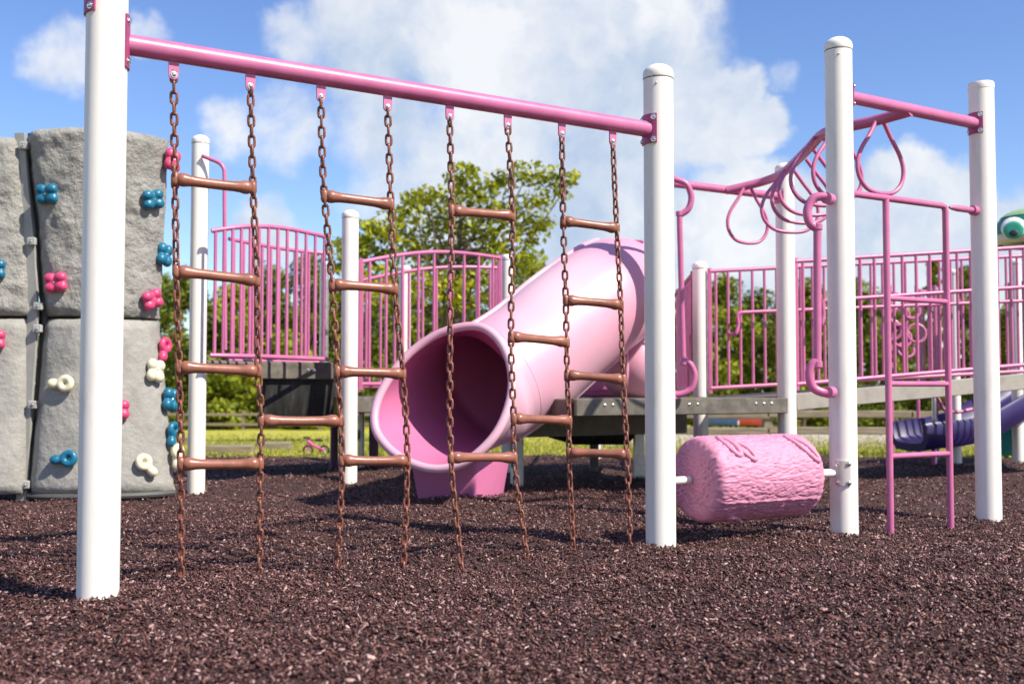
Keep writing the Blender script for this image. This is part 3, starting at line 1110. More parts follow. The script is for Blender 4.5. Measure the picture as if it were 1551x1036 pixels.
# joint between the two columns
jp = [(44, 203), (50, 280), (58, 360), (63, 440), (64, 482), (61, 530), (56, 600), (51, 680), (47, 758)]
MB().tube([at(px + 4, py, YW + .10) for (px, py) in jp], 0.024, 10).build('joint_gasket', 'gasket', cw)
sp = [at(px - 12, py, YW + .035) for (px, py) in jp]
MB().loft([[p + Vector((-.036, -.015, 0)), p + Vector((.03, -.03, 0)), p + Vector((.03, 0, 0)), p + Vector((-.036, .015, 0))] for p in sp]
          ).build('joint_strip', 'strip', cw)
for (px, py) in ((36, 221), (48, 366), (58, 464), (57, 498), (50, 613), (39, 734)):
    p = at(px, py, YW - .01)
    br = MB().box(p, (.055, .03, .05), bev=.006).build('bracket', 'strip', cw)
    bolt(br, p + Vector((0, -.015, 0)), (0, -1, 0), .008)
MB().tube([face_pt('rl', u, 0) + Vector((0, .03, -.015)) for u in [k / 14 for k in range(15)]], 0.02, 8).build('base_shadow_strip', 'gasket', cw)  # dark strip standing in for the shadow line along the wall's foot


MB().box(face_pt('rl', .5, 1) + Vector((-.62, .19, .01)), (1.62, .05, .12)).build('seam_backing', 'gasket', cw)


# holds: one mesh of each kind, fused and smoothed
def fuse(mb, vox=0.0045, it=22):
    me = bpy.data.meshes.new('hold_src')
    me.from_pydata(mb.v, [], mb.f)
    ob = bpy.data.objects.new('hold_src', me)
    COL.objects.link(ob)
    rm = ob.modifiers.new('r', 'REMESH')
    rm.mode = 'VOXEL'
    rm.voxel_size = vox
    smm = ob.modifiers.new('s', 'SMOOTH')
    smm.iterations = it
    dg = bpy.context.evaluated_depsgraph_get()
    dg.update()
    out = bpy.data.meshes.new_from_object(ob.evaluated_get(dg))
    bpy.data.objects.remove(ob)
    out.shade_smooth()
    return out


k4 = MB()
for (sx, sy) in ((1, 1), (-1, 1), (-1, -1), (1, -1)):
    k4.sphere((sx * .039, sy * .031, .026), (.043, .038, .036), 14, 10)
k4.sphere((0, 0, .018), (.066, .056, .030), 16, 10)
k4.sphere((0.046, 0, .02), (.028, .03, .022), 12, 8)
k4.sphere((-.046, 0, .02), (.028, .03, .022), 12, 8)
HOLD4 = fuse(k4)
k2 = MB()
k2.tube([Vector((.036 + .036 * math.cos(a), .036 * math.sin(a), .03)) for a in [2 * math.pi * i / 20 for i in range(20)]], .0245, 10, closed=True)
k2.sphere((-.052, 0, .028), (.040, .035, .032), 14, 10)
k2.sphere((-.015, 0, .02), (.04, .032, .028), 14, 8)
k2.sphere((.036, 0, .008), (.035, .035, .012), 14, 8)
HOLDR = fuse(k2)


def hold(px, py, kind, m, spin, normal=None, col='blue', key=None, lab=None, dy=0.0, scale=1.0):
    # find the face point seen at this pixel
    best, bu, bv = 1e9, .5, .5
    k = key
    for i in range(41):
        for j in range(41):
            p = face_pt(k, i / 40, j / 40)
            dpt = Vector((p.x, p.y * CP + (p.z - H) * SP, (p.z - H) * CP - p.y * SP))
            e = (CX + F * dpt.x / dpt.y - px) ** 2 + (CY - F * dpt.z / dpt.y - py) ** 2
            if e < best:
                best, bu, bv = e, i / 40, j / 40
    p = face_pt(k, bu, bv)
    du = face_pt(k, min(1, bu + .03), bv) - face_pt(k, max(0, bu - .03), bv)
    dv = face_pt(k, bu, min(1, bv + .03)) - face_pt(k, bu, max(0, bv - .03))
    n_ = du.cross(dv).normalized()
    if n_.y > 0:
        n_ = -n_
    if normal:
        n_ = Vector(normal).normalized()
        p = at(px, py, p.y + dy)
        p = p - n_ * .03
    up = Vector((0, 0, 1))
    x = up.cross(n_).normalized()
    y = n_.cross(x)
    m3 = Matrix((x, y, n_)).transposed() @ Matrix.Rotation(R(spin), 3, 'Z')
    me = HOLD4 if kind == 4 else HOLDR
    key_ = (kind, m)
    if key_ not in HM:
        c = me.copy()
        c.materials.clear()
        c.materials.append(M[m])
        HM[key_] = c
    ob = bpy.data.objects.new('climbing_hold', HM[key_])
    COL.objects.link(ob)
    ob.parent = cw
    mw = m3.to_4x4()
    mw.translation = p + n_ * 0.004 - ORG[cw.name]
    ob.matrix_local = mw @ Matrix.Scale(scale, 4)
    ORG[ob.name] = p
    if lab:
        ob['label'] = lab
    # bolt in the middle of the hold
    bt = MB()
    ORG['tmp'] = Vector((0, 0, 0))
    bt.lathe([(.007, 0), (.007, .008), (.004, .011), (0, .011)], (0, 0, .04 if kind == 4 else .012), n=10)
    bo = bt.build('bolt', 'bolt', None)
    bo.parent = ob
    bo.location = (0, 0, 0) if kind == 4 else (.036, 0, 0)


HM = {}
SR = (0.92, -0.35, 0.05)
for (px, py, kd, m, sp_, nm, key, lab) in (
        (75, 292, 4, 'blue', 0, None, 'ru', 'blue four-lobed hold'), (231, 301, 4, 'blue', 12, None, 'ru', 'blue four-lobed hold at the edge'),
        (90, 427, 4, 'hpink', 5, None, 'ru', 'pink four-lobed hold'), (226, 452, 4, 'hpink', 20, None, 'ru', 'pink hold'),
        (250, 386, 4, 'blue', 80, SR, 'ru', 'blue hold seen from its side'), (262, 243, 4, 'hpink', 80, SR, 'ru', 'pink hold seen from its side'),
        (249, 530, 2, 'hpink', 70, SR, 'rl', 'pink hold seen from its side'), (95, 582, 2, 'cream', 0, None, 'rl', 'cream ring-shaped hold'),
        (232, 564, 4, 'cream', 80, None, 'rl', 'cream four-lobed hold'), (97, 694, 2, 'blue', 5, None, 'rl', 'blue ring-shaped hold'),
        (219, 705, 2, 'cream', 130, None, 'rl', 'cream ring-shaped hold'), (259, 605, 4, 'blue', 80, SR, 'rl', 'blue hold'),
        (262, 658, 2, 'blue', 70, SR, 'rl', 'blue hold'), (269, 692, 2, 'cream', 80, SR, 'rl', 'cream hold'),
        (178, 620, 4, 'hpink', 0, None, 'rl', 'pink hold'), (-6, 411, 4, 'blue', 0, None, 'lu', 'blue hold'),
        (-10, 518, 4, 'hpink', 0, None, 'll', 'pink hold')):
    hold(px, py, kd, m, sp_, nm, key=key, lab=lab, scale=0.9)


# ------------------------------------------------------------------ tube slide
def tube_slide():
    lipc = at(672, 600, 6.05)
    t = thing('tube_slide', Vector((lipc.x, lipc.y, 0)), 'pink moulded spiral tube slide with flared open mouth', 'slide')
    # lip outline in the photo, clockwise from its top, lying in a slanted plane
    nrm = Vector((-0.30, -0.88, 0.36)).normalized()
    lip_px = [(718, 494), (748, 507), (768, 536), (776, 575), (770, 616), (752, 656), (722, 688), (690, 706), (655, 710),
              (620, 700), (590, 680), (569, 650), (570, 612), (590, 572), (622, 534), (668, 504)]
    lp = []
    for (px, py) in lip_px:
        d = ray(px, py)
        o = Vector((0, 0, H))
        lp.append(o + d * ((lipc - o).dot(nrm) / d.dot(nrm)))
    n = 64
    lipring = catmull(lp, 4, closed=True)
    ctr = [at(735, 588, 6.78), at(800, 545, 6.98), at(862, 492, 7.14), at(915, 452, 7.36), at(938, 440, 7.85), at(938, 446, 8.6)]
    cl = catmull(ctr, 7)
    rad = 0.378

    def ring(c, tg, r_):
        tg = tg.normalized()
        right = tg.cross(Vector((0, 0, 1))).normalized()
        upv = right.cross(tg)
        return [c + (upv * math.cos(2 * math.pi * (j + 4) / n - .6) + right * math.sin(2 * math.pi * (j + 4) / n - .6)) * r_ for j in range(n)]

    def rings_of(r_):
        out = []
        for i, c in enumerate(cl):
            a, b = cl[max(0, i - 1)], cl[min(len(cl) - 1, i + 1)]
            out.append(ring(c, b - a, r_))
        return out
    # tube: outer skin, from the mouth (lofted to the lip) to its top
    # pick the start index of the lip ring so that twists are smallest
    r0 = rings_of(rad)[0]
    best = min(range(n), key=lambda s: sum((lipring[(j + s) % n] - r0[j]).length_squared for j in range(n)))
    lipring = [lipring[(j + best) % n] for j in range(n)]

    def mouth(r_, inset):
        rs = rings_of(r_)
        first = rs[0]
        lc = sum(lipring, Vector()) / n
        l2 = [p + (lc - p).normalized() * inset for p in lipring]
        mid = []
        tg = (cl[1] - cl[0]).normalized()
        for k in range(1, 14):
            s = k / 14
            rg = []
            for j in range(n):
                off = l2[j] - first[j]
                ax = tg * off.dot(tg)
                rg.append(first[j] + ax * (1 - s) + (off - ax) * (1 - s) ** 0.85)
            mid.append(rg)
        return [l2] + mid + rs
    outer = mouth(rad, 0.0)
    inner = mouth(rad - 0.014, 0.014)
    MB().loft(outer, True, (False, False)).build('tube', 'slide', t, sharp=75)
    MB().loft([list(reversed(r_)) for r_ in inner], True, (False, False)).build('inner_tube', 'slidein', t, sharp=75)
    MB().tube(lipring, 0.025, 12, closed=True).build('mouth_rim', 'slide', t, sharp=80)
    # moulded joint rings where the sections bolt together
    for i, grow in ((2, -.0045),):
        c = cl[i]
        rr = ring(c, cl[i + 1] - cl[i - 1], rad + grow)
        MB().tube(rr, .007, 8, closed=True).build('section_joint', 'slide', t, sharp=80)
    # overlapping seam fin along the back edge of the upper section
    fin = []
    rs = rings_of(rad)
    ju = max(range(n), key=lambda j: (rs[10][j] - rs[10][0]).length * 0 + rs[10][j].z - rs[10][j].x * .8)
    MB().tube([rs[i][ju] for i in range(2, 26)], .022, 10).build('seam_fin', 'slide', t)
    jl = (ju + n // 2) % n
    MB().tube([rs[i][jl] for i in range(0, 26)], .014, 8).build('seam_fin', 'slide', t)
    bolt(t, lipring[0].lerp(at(700, 690, 6.2), 1.0), (-.2, -1, .3), .012)
    # foot block under the mouth
    z1 = 0.27
    fl, fr_, br_ = xz(618, z1, 6.38), xz(722, z1, 6.30), xz(776, z1, 6.72)
    bl = fl + (br_ - fr_)
    cen = (fl + fr_ + br_ + bl) / 4
    rings = []
    for (z, s) in ((-0.03, 0.84), (0.02, 0.85), (0.035, .86), (z1 - .03, .985), (z1, 1.0)):
        rg = []
        cs = [fl, fr_, br_, bl]
        for k in range(4):
            a, b, c = cs[k - 1], cs[k], cs[(k + 1) % 4]
            for tt in (0, .5, 1):
                q = b + (a - b).normalized() * (.03 * (1 - tt)) ** 1 + (c - b).normalized() * (.03 * tt)
                if tt == .5:
                    q = b + ((a - b).normalized() + (c - b).normalized()) * .009
                p = cen + (q - cen) * s
                rg.append(Vector((p.x, p.y, z)))
        rings.append(rg)
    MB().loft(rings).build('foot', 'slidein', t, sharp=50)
    # rounded lower bulge of the entry section, with its ridge
    ec = at(962, 552, 7.75)
    bm = MB()
    bm.sphere(ec, (.26, .3, .27), 32, 20)
    bm.build('entry_bulge', 'slide', t, sharp=80)
    ring_ = [ec + Vector((-0.09, .30 * -math.cos(a) * .94, .255 * math.sin(a))) for a in [2 * math.pi * k / 36 for k in range(36)]]
    MB().tube(ring_, .016, 8, closed=True).build('ridge', 'slide', t, sharp=80)
    MB().box(at(950, 371, 7.75), (.20, .3, .03), bev=.01).build('hood_lip', 'pinkd', t)
    # entry panel standing on the deck behind the tube
    MB().box(xz(925, .63, 8.3), (.66, .03, .06), bev=.01).build('entry_sill', 'pink', t)
    MB().box(xz(948, 1.10, 8.75), (.56, .04, 1.0), bev=.012).build('entry_panel', 'pink', t)
    MB().tube([cl[-1], cl[-1] + Vector((0, .05, 0))], rad * 1.05, 40).build('entry_collar', 'pinkd', t)


tube_slide()
post(gnd(783, 728), 0.62, 'short white support under the slide tube', r=0.048, cap='flat', group='short supports under the decks', n=20)


# ------------------------------------------------------------------ decks, ramp and supports
def prism(poly, z0, z1, mb=None):
    mb = mb or MB()
    return mb.loft([[Vector((p[0], p[1], z0)) for p in poly], [Vector((p[0], p[1], z1)) for p in poly]])


BE = (E - Bp).normalized()
PB = Vector((-BE.y, BE.x, 0))          # away from the camera
zd = 0.592
dk = thing('deck', Vector((Bp.x, Bp.y, 0)), 'square steel deck behind the log roller, joining slide and ramp', 'deck')
l0 = Bp - BE * 1.0 + PB * .05
q0, q1 = Bp - BE * .72, E - BE * 0.06
prism([q0 - PB * .05 + Vector((0, 0, 0)), q1 - PB * .05, q1 + PB * 1.25, q0 + PB * 1.25], zd - .012, zd + .008).build('deck_plate', 'deck', dk)
MB().box((q0 + q1) / 2 - PB * .06 + Vector((0, 0, zd - .045)), ((q1 - q0).length, .03, .105), X=BE, Y=PB, bev=.006).build('edge_channel', 'deck', dk)
MB().box((q0 + PB * .6) + Vector((0, 0, zd - .045)), (.03, 1.25, .105), X=BE, Y=PB, bev=.006).build('edge_channel', 'deck', dk)
for s in (.12, .155, .5, .54, .83, .87, .91):
    bolt(dk, q0.lerp(q1, s) - PB * .075 + Vector((0, 0, zd - .03)), -PB, .007)
MB().box((q0 + q1) / 2 + PB * .9 + Vector((0, 0, .44)), ((q1 - q0).length * .9, .04, .22), X=BE, Y=PB).build('cross_beam', 'deck', dk)
# left part of the deck, seen under the arched railing
dl = thing('deck', G, 'low steel deck edge under the arched pink railing', 'deck')
ga, gb = Vector((G.x + .03, G.y + .06, 0)), Vector((xz(775, 0, 8.9).x, 8.9, 0))
gd = (gb - ga).normalized()
gn = Vector((-gd.y, gd.x, 0))
prism([ga, gb, gb + gn * 1.3, ga + gn * 1.3], zd - .012, zd + .008).build('deck_plate', 'deck', dl)
MB().box((ga + gb) / 2 + Vector((0, 0, zd - .05)), ((gb - ga).length, .03, .11), X=gd, Y=gn, bev=.006).build('edge_channel', 'deck', dl)

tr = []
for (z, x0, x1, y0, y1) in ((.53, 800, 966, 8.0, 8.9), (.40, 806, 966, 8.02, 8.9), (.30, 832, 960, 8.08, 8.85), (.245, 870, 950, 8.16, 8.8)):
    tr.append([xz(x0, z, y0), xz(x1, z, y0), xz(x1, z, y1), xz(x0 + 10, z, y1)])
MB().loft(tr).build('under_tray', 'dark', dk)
for (px, py, top, w, m, lab) in ((968, 722, .56, .04, 'steel', 'galvanised leg under the deck beside the beam post'),
                                 (1062, 716, .56, .045, 'deck', 'dark perforated leg under the deck above the log roller'),
                                 (900, 712, .56, .035, 'deck', 'dark leg in the shade under the slide deck')):
    P = gnd(px, py)
    t = thing('deck_support', P, lab, 'deck support', 'short supports under the decks')
    MB().box(P + Vector((0, 0, top / 2 - .04)), (w * 2, w * 2, top + .08), bev=.006).build('column', m, t)
    if m == 'deck' and px > 1000:
        for k in range(7):
            for s in (-1, 1):
                bolt(t, P + Vector((s * .018, -w - .001, .12 + k * .06)), (0, -1, 0), .008, 'hole_rim')
    MB().box(P + Vector((0, 0, top - .01)), (w * 2.6, w * 2.6, .02)).build('top_plate', m, t)
for (px, py, lab) in ((905, 700, 'short white post under the slide deck in the shade'), (1016, 706, 'short white post behind the beam post under the deck')):
    post(gnd(px, py), .55, lab, r=.045, cap='flat', group='short supports under the decks', n=16)

# ramp rising to the right
Yr0, Yr1 = 7.5, 8.15
na, nb_ = at(1203, 600, Yr0), at(1700, 556, Yr1)
fa, fb_ = at(1078, 603, 8.62), at(1640, 566, 9.3)
rp = thing('ramp', Vector((na.x, na.y, 0)), 'weathered ramp bridge rising to the right behind the white posts', 'ramp')
MB().add([na, nb_, fb_, fa, na - Vector((0, 0, .03)), nb_ - Vector((0, 0, .03)), fb_ - Vector((0, 0, .03)), fa - Vector((0, 0, .03))],
         [(0, 1, 2, 3), (7, 6, 5, 4), (0, 4, 5, 1), (1, 5, 6, 2), (2, 6, 7, 3), (3, 7, 4, 0)]).build('walkway', 'deck', rp)
for p, q in ((na, nb_), (fa, fb_)):
    d = (q - p)
    n_ = Vector((d.y, -d.x, 0)).normalized()
    MB().box((p + q) / 2 + n_ * .016 - Vector((0, 0, .04)), (d.length, .03, .115), X=d, Y=n_, Z=d.cross(n_) * (1 if d.cross(n_).z > 0 else -1), bev=.005
             ).build('side_channel', 'ramp', rp)


def railing(label, b0, b1, h0, h1, n, arch=0.0, mid=None, drop=0.04, double=0.0, base=None, endplates=True, r=0.0115, rr=0.0155,
            group='pink railings of the play structure', curve=None, name='railing'):
    """top rail, bottom rail and uprights between b0 and b1 (points at the foot of the panel)"""
    t = thing(name, Vector((b0.x, b0.y, b0.z)), label, 'railing', group)

    def foot(s):
        p = b0.lerp(b1, s)
        return p + (curve(s) if curve else Vector((0, 0, 0)))

    def top(s):
        return foot(s) + Vector((0, 0, h0 + (h1 - h0) * s + arch * math.sin(math.pi * s)))
    K = 24 if (arch or curve) else 4
    MB().tube([top(k / K) for k in range(K + 1)], rr, 12).build('top_rail', 'pink', t)
    MB().tube([foot(k / K) + Vector((0, 0, drop)) for k in range(K + 1)], rr, 12).build('bottom_rail', 'pink', t)
    if double:
        MB().tube([top(k / K) - Vector((0, 0, double)) for k in range(K + 1)], rr * .9, 12).build('lower_top_rail', 'pink', t)
    for k in range(n):
        s = (k + .5) / n
        rod(foot(s) + Vector((0, 0, drop)), top(s), r, 8).build('upright', 'pink', t)
    if mid:
        hz, off = mid
        d = (b1 - b0)
        nn = Vector((d.y, -d.x, 0)).normalized() * off
        a, b = foot(.06) + nn, foot(.99) + nn
        up0 = Vector((0, 0, hz))
        MB().tube(catmull([foot(.05) + Vector((0, 0, hz - .16)), a + Vector((0, 0, hz - .17)) - d * .015 * .5, a + Vector((0, 0, hz - .10)),
                           a + up0 + Vector((0, 0, -.01)), a + up0 + d * .03], 5) + [b + up0], rr * .95, 10).build('handrail', 'pink', t)
    if endplates:
        for s in (0, 1):
            p, q = foot(s), top(s)
            MB().box((p + q) / 2 + Vector((0, 0, .01)), (.032, .02, (q - p).z + .03), bev=.004).build('end_plate', 'pink', t)
    return t


up = Vector((0, 0, 1))
# far side of the ramp, from post J
railing('pink railing with a bent handrail starting at the white ramp post', xz(1076, .625, 8.55), xz(1650, .80, 9.2),
        at(1076, 411, 8.55).z - .625, at(1650, 383, 9.2).z - .80, 33, mid=(.62, .08))
# near side of the ramp
railing('pink railing along the near edge of the ramp', xz(1207, .652, 7.52), xz(1700, .86, 8.1),
        at(1207, 396, 7.52).z - .652, at(1700, 366, 8.1).z - .86, 24, mid=(.60, .09))
# side panel seen nearly edge-on behind B
railing('narrow dark pink railing seen almost edge-on between the beam post and the ramp post', xz(1050, .62, 8.65), xz(1027, .62, 10.2), .95, .95, 9)
# arched railing between G and the slide, two layers
railing('arched pink railing in front, between the white post and the slide', xz(546, .655, 7.9), xz(757, .655, 8.75), at(546, 397, 7.9).z - .655,
        at(757, 391, 8.75).z - .655, 9, arch=.06)
railing('second arched pink railing standing behind the front one', xz(543, .64, 9.0), xz(752, .64, 9.5), at(543, 426, 9.0).z - .64,
        at(752, 406, 9.5).z - .64, 10, arch=.05)
# curved balcony
zb = 0.845
bf0, bf1 = xz(318, zb, 7.05), xz(497, zb, 7.95)
bal = railing('curved pink balcony railing behind the first chain ladder', bf0, bf1, at(318, 350, 7.05).z - zb, at(497, 360, 7.95).z - zb, 13, drop=.03,
              curve=lambda s: Vector((0, -0.16 * math.sin(math.pi * s), 0)), arch=.03, endplates=False)
railing('low pink rail on the far side of the balcony', xz(345, zb, 8.2), xz(492, zb, 9.0), at(345, 362, 8.2).z - zb, at(492, 384, 9.0).z - zb, 12, drop=.03,
        endplates=False, curve=lambda s: Vector((0, 0.14 * math.sin(math.pi * s), 0)))
# rail hooked to post F
hr = thing('handrail', Vector((Fp.x, Fp.y, 0)), 'bent pink handrail hooked onto the white post beside the balcony', 'handrail')
MB().tube(catmull([at(306, 236, 7.1), at(318, 241, 7.1), at(332, 247, 7.1), at(339, 256, 7.1), at(340, 270, 7.1)], 5) + [at(341, 530, 7.1)], .0135, 12
          ).build('tube', 'pink', hr)
# upper-left deck with the dark box below
ud = thing('deck', xz(450, 0, 7.9), 'raised dark deck under the curved balcony', 'deck')
ua, ub = xz(392, 0, 7.7), xz(508, 0, 8.05)
u_d = (ub - ua).normalized()
u_n = Vector((-.12, 1, 0)).normalized()
prism([ua, ub, ub + u_n * 1.1, ua + u_n * 1.1], zb - .012, zb + .01).build('deck_plate', 'deck', ud)
MB().box((ua + ub) / 2 + Vector((0, 0, zb - .055)), ((ub - ua).length, .03, .12), X=u_d, Y=u_n, bev=.006).build('edge_channel', 'deck', ud)
MB().tube([xz(304, zb - .01, 7.25), xz(392, zb - .015, 7.7)], .02, 8).build('edge_bar', 'deck', ud)
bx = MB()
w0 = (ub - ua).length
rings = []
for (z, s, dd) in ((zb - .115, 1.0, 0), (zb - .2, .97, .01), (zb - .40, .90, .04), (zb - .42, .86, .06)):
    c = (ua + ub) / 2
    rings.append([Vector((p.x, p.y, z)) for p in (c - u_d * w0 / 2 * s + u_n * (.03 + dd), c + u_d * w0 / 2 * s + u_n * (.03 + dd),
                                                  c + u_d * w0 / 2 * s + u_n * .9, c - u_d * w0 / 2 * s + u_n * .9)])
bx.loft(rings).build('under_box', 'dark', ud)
for s in (.62, .7):
    bolt(ud, ua.lerp(ub, s) - u_n * .016 + Vector((0, 0, zb - .05)), -u_n, .009)
post(xz(489, 0, 8.3), 1.62, 'grey post at the right end of the curved balcony', r=.035, cap='flat', m='steel', z0=.85, group='slim posts of the rear play structure', n=16)
P = gnd(506, 712)
t = thing('deck_support', P, 'dark plum leg under the raised deck left of the white post', 'deck support')
MB().tube([P - up * .05, P + up * .3, P + up * .46], .033, 14).build('tube', 'plum', t)
MB().lathe([(.045, 0), (.045, .012), (.035, .016)], P + up * .005, n=16).build('foot_plate', 'plum', t)
P = gnd(562, 712)
t = thing('play_panel', P, 'plum play panel with a teal knob under the arched railing', 'play panel')
MB().box(P + Vector((.02, 0, .2)), (.075, .04, .5), bev=.012).build('panel', 'plum', t)
MB().box(P + Vector((-.08, 0, .22)), (.045, .05, .5), bev=.01).build('upright', 'steel', t)
MB().sphere(P + Vector((-.135, -.06, .29)), (.05, .05, .065), 14, 10).build('knob', 'blue', t)

# ------------------------------------------------------------------ rear play structure on the right
# purple slide
ps = thing('open_slide', gnd(1400, 694), 'deep purple open slide running down to the left', 'slide')
cl = catmull([at(1376, 664, 9.6), at(1400, 660, 9.65), at(1440, 655, 9.8), at(1478, 643, 9.95), at(1515, 622, 10.1), at(1560, 592, 10.3), at(1640, 535, 10.6)], 6)
prof = [(-.22, .13), (-.25, .135), (-.265, .11), (-.255, -.02), (-.2, -.10), (0, -.115), (.2, -.10), (.255, -.02), (.265, .11), (.25, .135), (.22, .13), (.2, 0.0),
        (.16, -.035), (0, -.045), (-.16, -.035), (-.2, 0.0)]
rings = []
for i, c in enumerate(cl):
    tg = (cl[min(i + 1, len(cl) - 1)] - cl[max(0, i - 1)]).normalized()
    sd_ = tg.cross(up).normalized()
    w_ = sd_.cross(tg)
    rings.append([c + sd_ * x + w_ * z for (x, z) in prof])
MB().loft(rings).build('chute', 'purple', ps, sharp=50)
for (px, py) in ((1393, 694), (1414, 703)):
    p = gnd(px, py)
    MB().tube([p - up * .05, p + up * .16], .018, 10).build('leg', 'hotpink', ps)
tp_ = thing('play_panel', gnd(1535, 690), 'curved teal panel beside the purple slide', 'play panel')
MB().loft([[xz(1512 + dx, z, 10.9 + dy) for (dx, dy) in ((0, 0), (30, -.12), (75, -.16), (80, .0), (0, .1))] for z in (0.0, .3, .55, .62)]).build('panel', 'teal', tp_, sharp=60)
MB().tube([xz(1512, .60, 10.88), xz(1540, .63, 10.76), xz(1588, .63, 10.72)], .03, 10).build('rim', 'teal', tp_)

# frog figure
YF = 11.2
fg = thing('frog_figure', xz(1570, 0, YF), 'green frog-faced play figure with a big round eye above the railing', 'frog figure')
hc = at(1583, 352, YF)
sx = YF / F
hd = MB()
rings = []
for i in range(25):
    ph = -math.pi / 2 + math.pi * i / 24
    rg = []
    for j in range(40):
        a = 2 * math.pi * j / 40
        sq = abs(math.cos(ph)) ** 0.72
        zz = math.sin(ph) * (38 if ph > 0 else 26) * sx
        rg.append(hc + Vector((74 * sx * sq * math.cos(a), .42 * sq * math.sin(a), zz)))
    rings.append(rg)
hd.loft(rings, True, (False, False))
head = hd.build('head', 'frog', fg, sharp=80)
cr_ = []
for i in range(9):
    ph = .62 + (math.pi / 2 - .62) * i / 8
    cr_.append([hc + Vector((74 * sx * 1.012 * math.cos(ph) ** .72 * math.cos(2 * math.pi * j / 40), .425 * math.cos(ph) ** .72 * math.sin(2 * math.pi * j / 40),
                             math.sin(ph) * 38.8 * sx)) for j in range(40)])
MB().loft(cr_, True, (False, False)).build('crown', 'frogtop', fg, sharp=80)
mr = [[hc + Vector((74 * sx * k * math.cos(a), .42 * k * math.sin(a), z * sx)) for a in [2 * math.pi * j / 40 for j in range(40)]]
      for (k, z) in ((.96, -3), (1.03, -6), (1.05, -11), (1.03, -17), (.96, -20))]
MB().loft(mr, True, (False, False)).build('mouth_band', 'lipc', fg, sharp=80)
ec = at(1535, 345, YF - .36)
n_ = Vector((-.38, -.9, .1)).normalized()


def disc(c, n_, rx, rz, th, name, m, parent):
    u = n_.cross(up).normalized()
    w = u.cross(n_)
    rings = [[c + n_ * o + (u * (rx * k * math.cos(a)) + w * (rz * k * math.sin(a))) for a in [2 * math.pi * j / 24 for j in range(24)]]
             for (o, k) in ((-th, 1), (th * .5, 1), (th, .9), (th * 1.15, .5))]
    return MB().loft(rings).build(name, m, parent, sharp=60)


ey = disc(ec, n_, 17 * sx, 15.5 * sx, .02, 'eye', 'eyew', fg)
ir = disc(ec + n_ * .022 - up * .03, n_, 14 * sx, 13 * sx, .014, 'iris', 'eyeg', ey)
disc(ec + n_ * .038 - up * .065, n_, 6 * sx, 5 * sx, .012, 'pupil', 'black', ey)
MB().lathe([(.32, 0), (.30, .5), (.27, 1.0), (.26, 1.35), (.30, 1.75)], xz(1575, 0, YF), n=28).build('body', 'teal', fg)

# far pink climber with rings, and a small far railing
cz_ = thing('ring_climber', gnd(1372, 694), 'far pink climber of poles and stacked rings seen through the upright ladder', 'climber')
for px in (1352, 1392, 1420):
    p = gnd(px, 694)
    rod(p - up * .05, Vector((p.x, p.y, at(px, 432, p.y).z)), .018, 8).build('pole', 'pink', cz_)
for (px, py, rr) in ((1352, 458, 15), (1362, 478, 15), (1350, 500, 15), (1366, 512, 14), (1388, 505, 14), (1380, 470, 13), (1372, 530, 12)):
    c = at(px, py, 10.4)
    k = rr / F * 10.4
    tl = random.uniform(-.5, .5)
    MB().tube([c + Vector((k * math.cos(a), k * .8 * math.sin(a) * math.sin(tl), k * math.sin(a) * math.cos(tl))) for a in [2 * math.pi * j / 18 for j in range(18)]],
              .015, 8, closed=True).build('ring', 'pink', cz_)
railing('small far pink railing seen through the ramp railing', xz(1396, .62, 11.6), xz(1476, .62, 12.1), 1.08, 1.12, 8, group='pink railings of the play structure')
bh = thing('handrail', gnd(1440, 690), 'bent pink handrail low beside the purple slide', 'handrail')
MB().tube(catmull([at(1346, 601, 9.4), at(1380, 600, 9.4), at(1414, 598, 9.4), at(1422, 606, 9.4), at(1430, 620, 9.45), at(1450, 624, 9.5), at(1478, 618, 9.55)], 5), .016, 10
          ).build('tube', 'pink', bh)
p = gnd(1416, 700)
rod(p - up * .05, Vector((p.x, p.y, at(1418, 600, p.y).z)), .02, 10).build('leg', 'steel', bh)
ch_ = thing('handrail', gnd(1452, 694), 'small curved dark pink handle on the far white post', 'handrail')
MB().tube(catmull([at(1449, 455, 10.0), at(1455, 458, 9.95), at(1457, 468, 9.95), at(1454, 478, 9.95), at(1449, 482, 10.0)], 5), .018, 10).build('tube', 'pinkd', ch_)


# ------------------------------------------------------------------ fences, timbers, cars, bike
def fz_(x, y):
    return float(field_z(x, y))


def rail_fence(label, x0, x1, y, step, hgt, rails, pr, rr, group='wooden rail fences'):
    t = thing('rail_fence', Vector((x0, y, fz_(x0, y))), label, 'fence', group)
    x = x0
    while x <= x1 + .01:
        z = fz_(x, y)
        w = random.uniform(.9, 1.1)
        MB().box(Vector((x, y, z + hgt / 2 - .1)), (pr * 2 * w, pr * 2 * w, hgt + .2), bev=pr * .25, X=(1, random.uniform(-.1, .1), random.uniform(-.02, .02))
                 ).build('fence_post', 'wood', t)
        if x + step <= x1 + .01:
            for h in rails:
                a, b = Vector((x, y - pr * 1.1, z + h + random.uniform(-.015, .015))), Vector((x + step, y - pr * 1.1, fz_(x + step, y) + h + random.uniform(-.015, .015)))
                d = b - a
                MB().box((a + b) / 2, (d.length + .06, rr * 1.2, rr * 2), X=d, bev=rr * .3).build('rail', 'wood', t)
        x += step
    return t


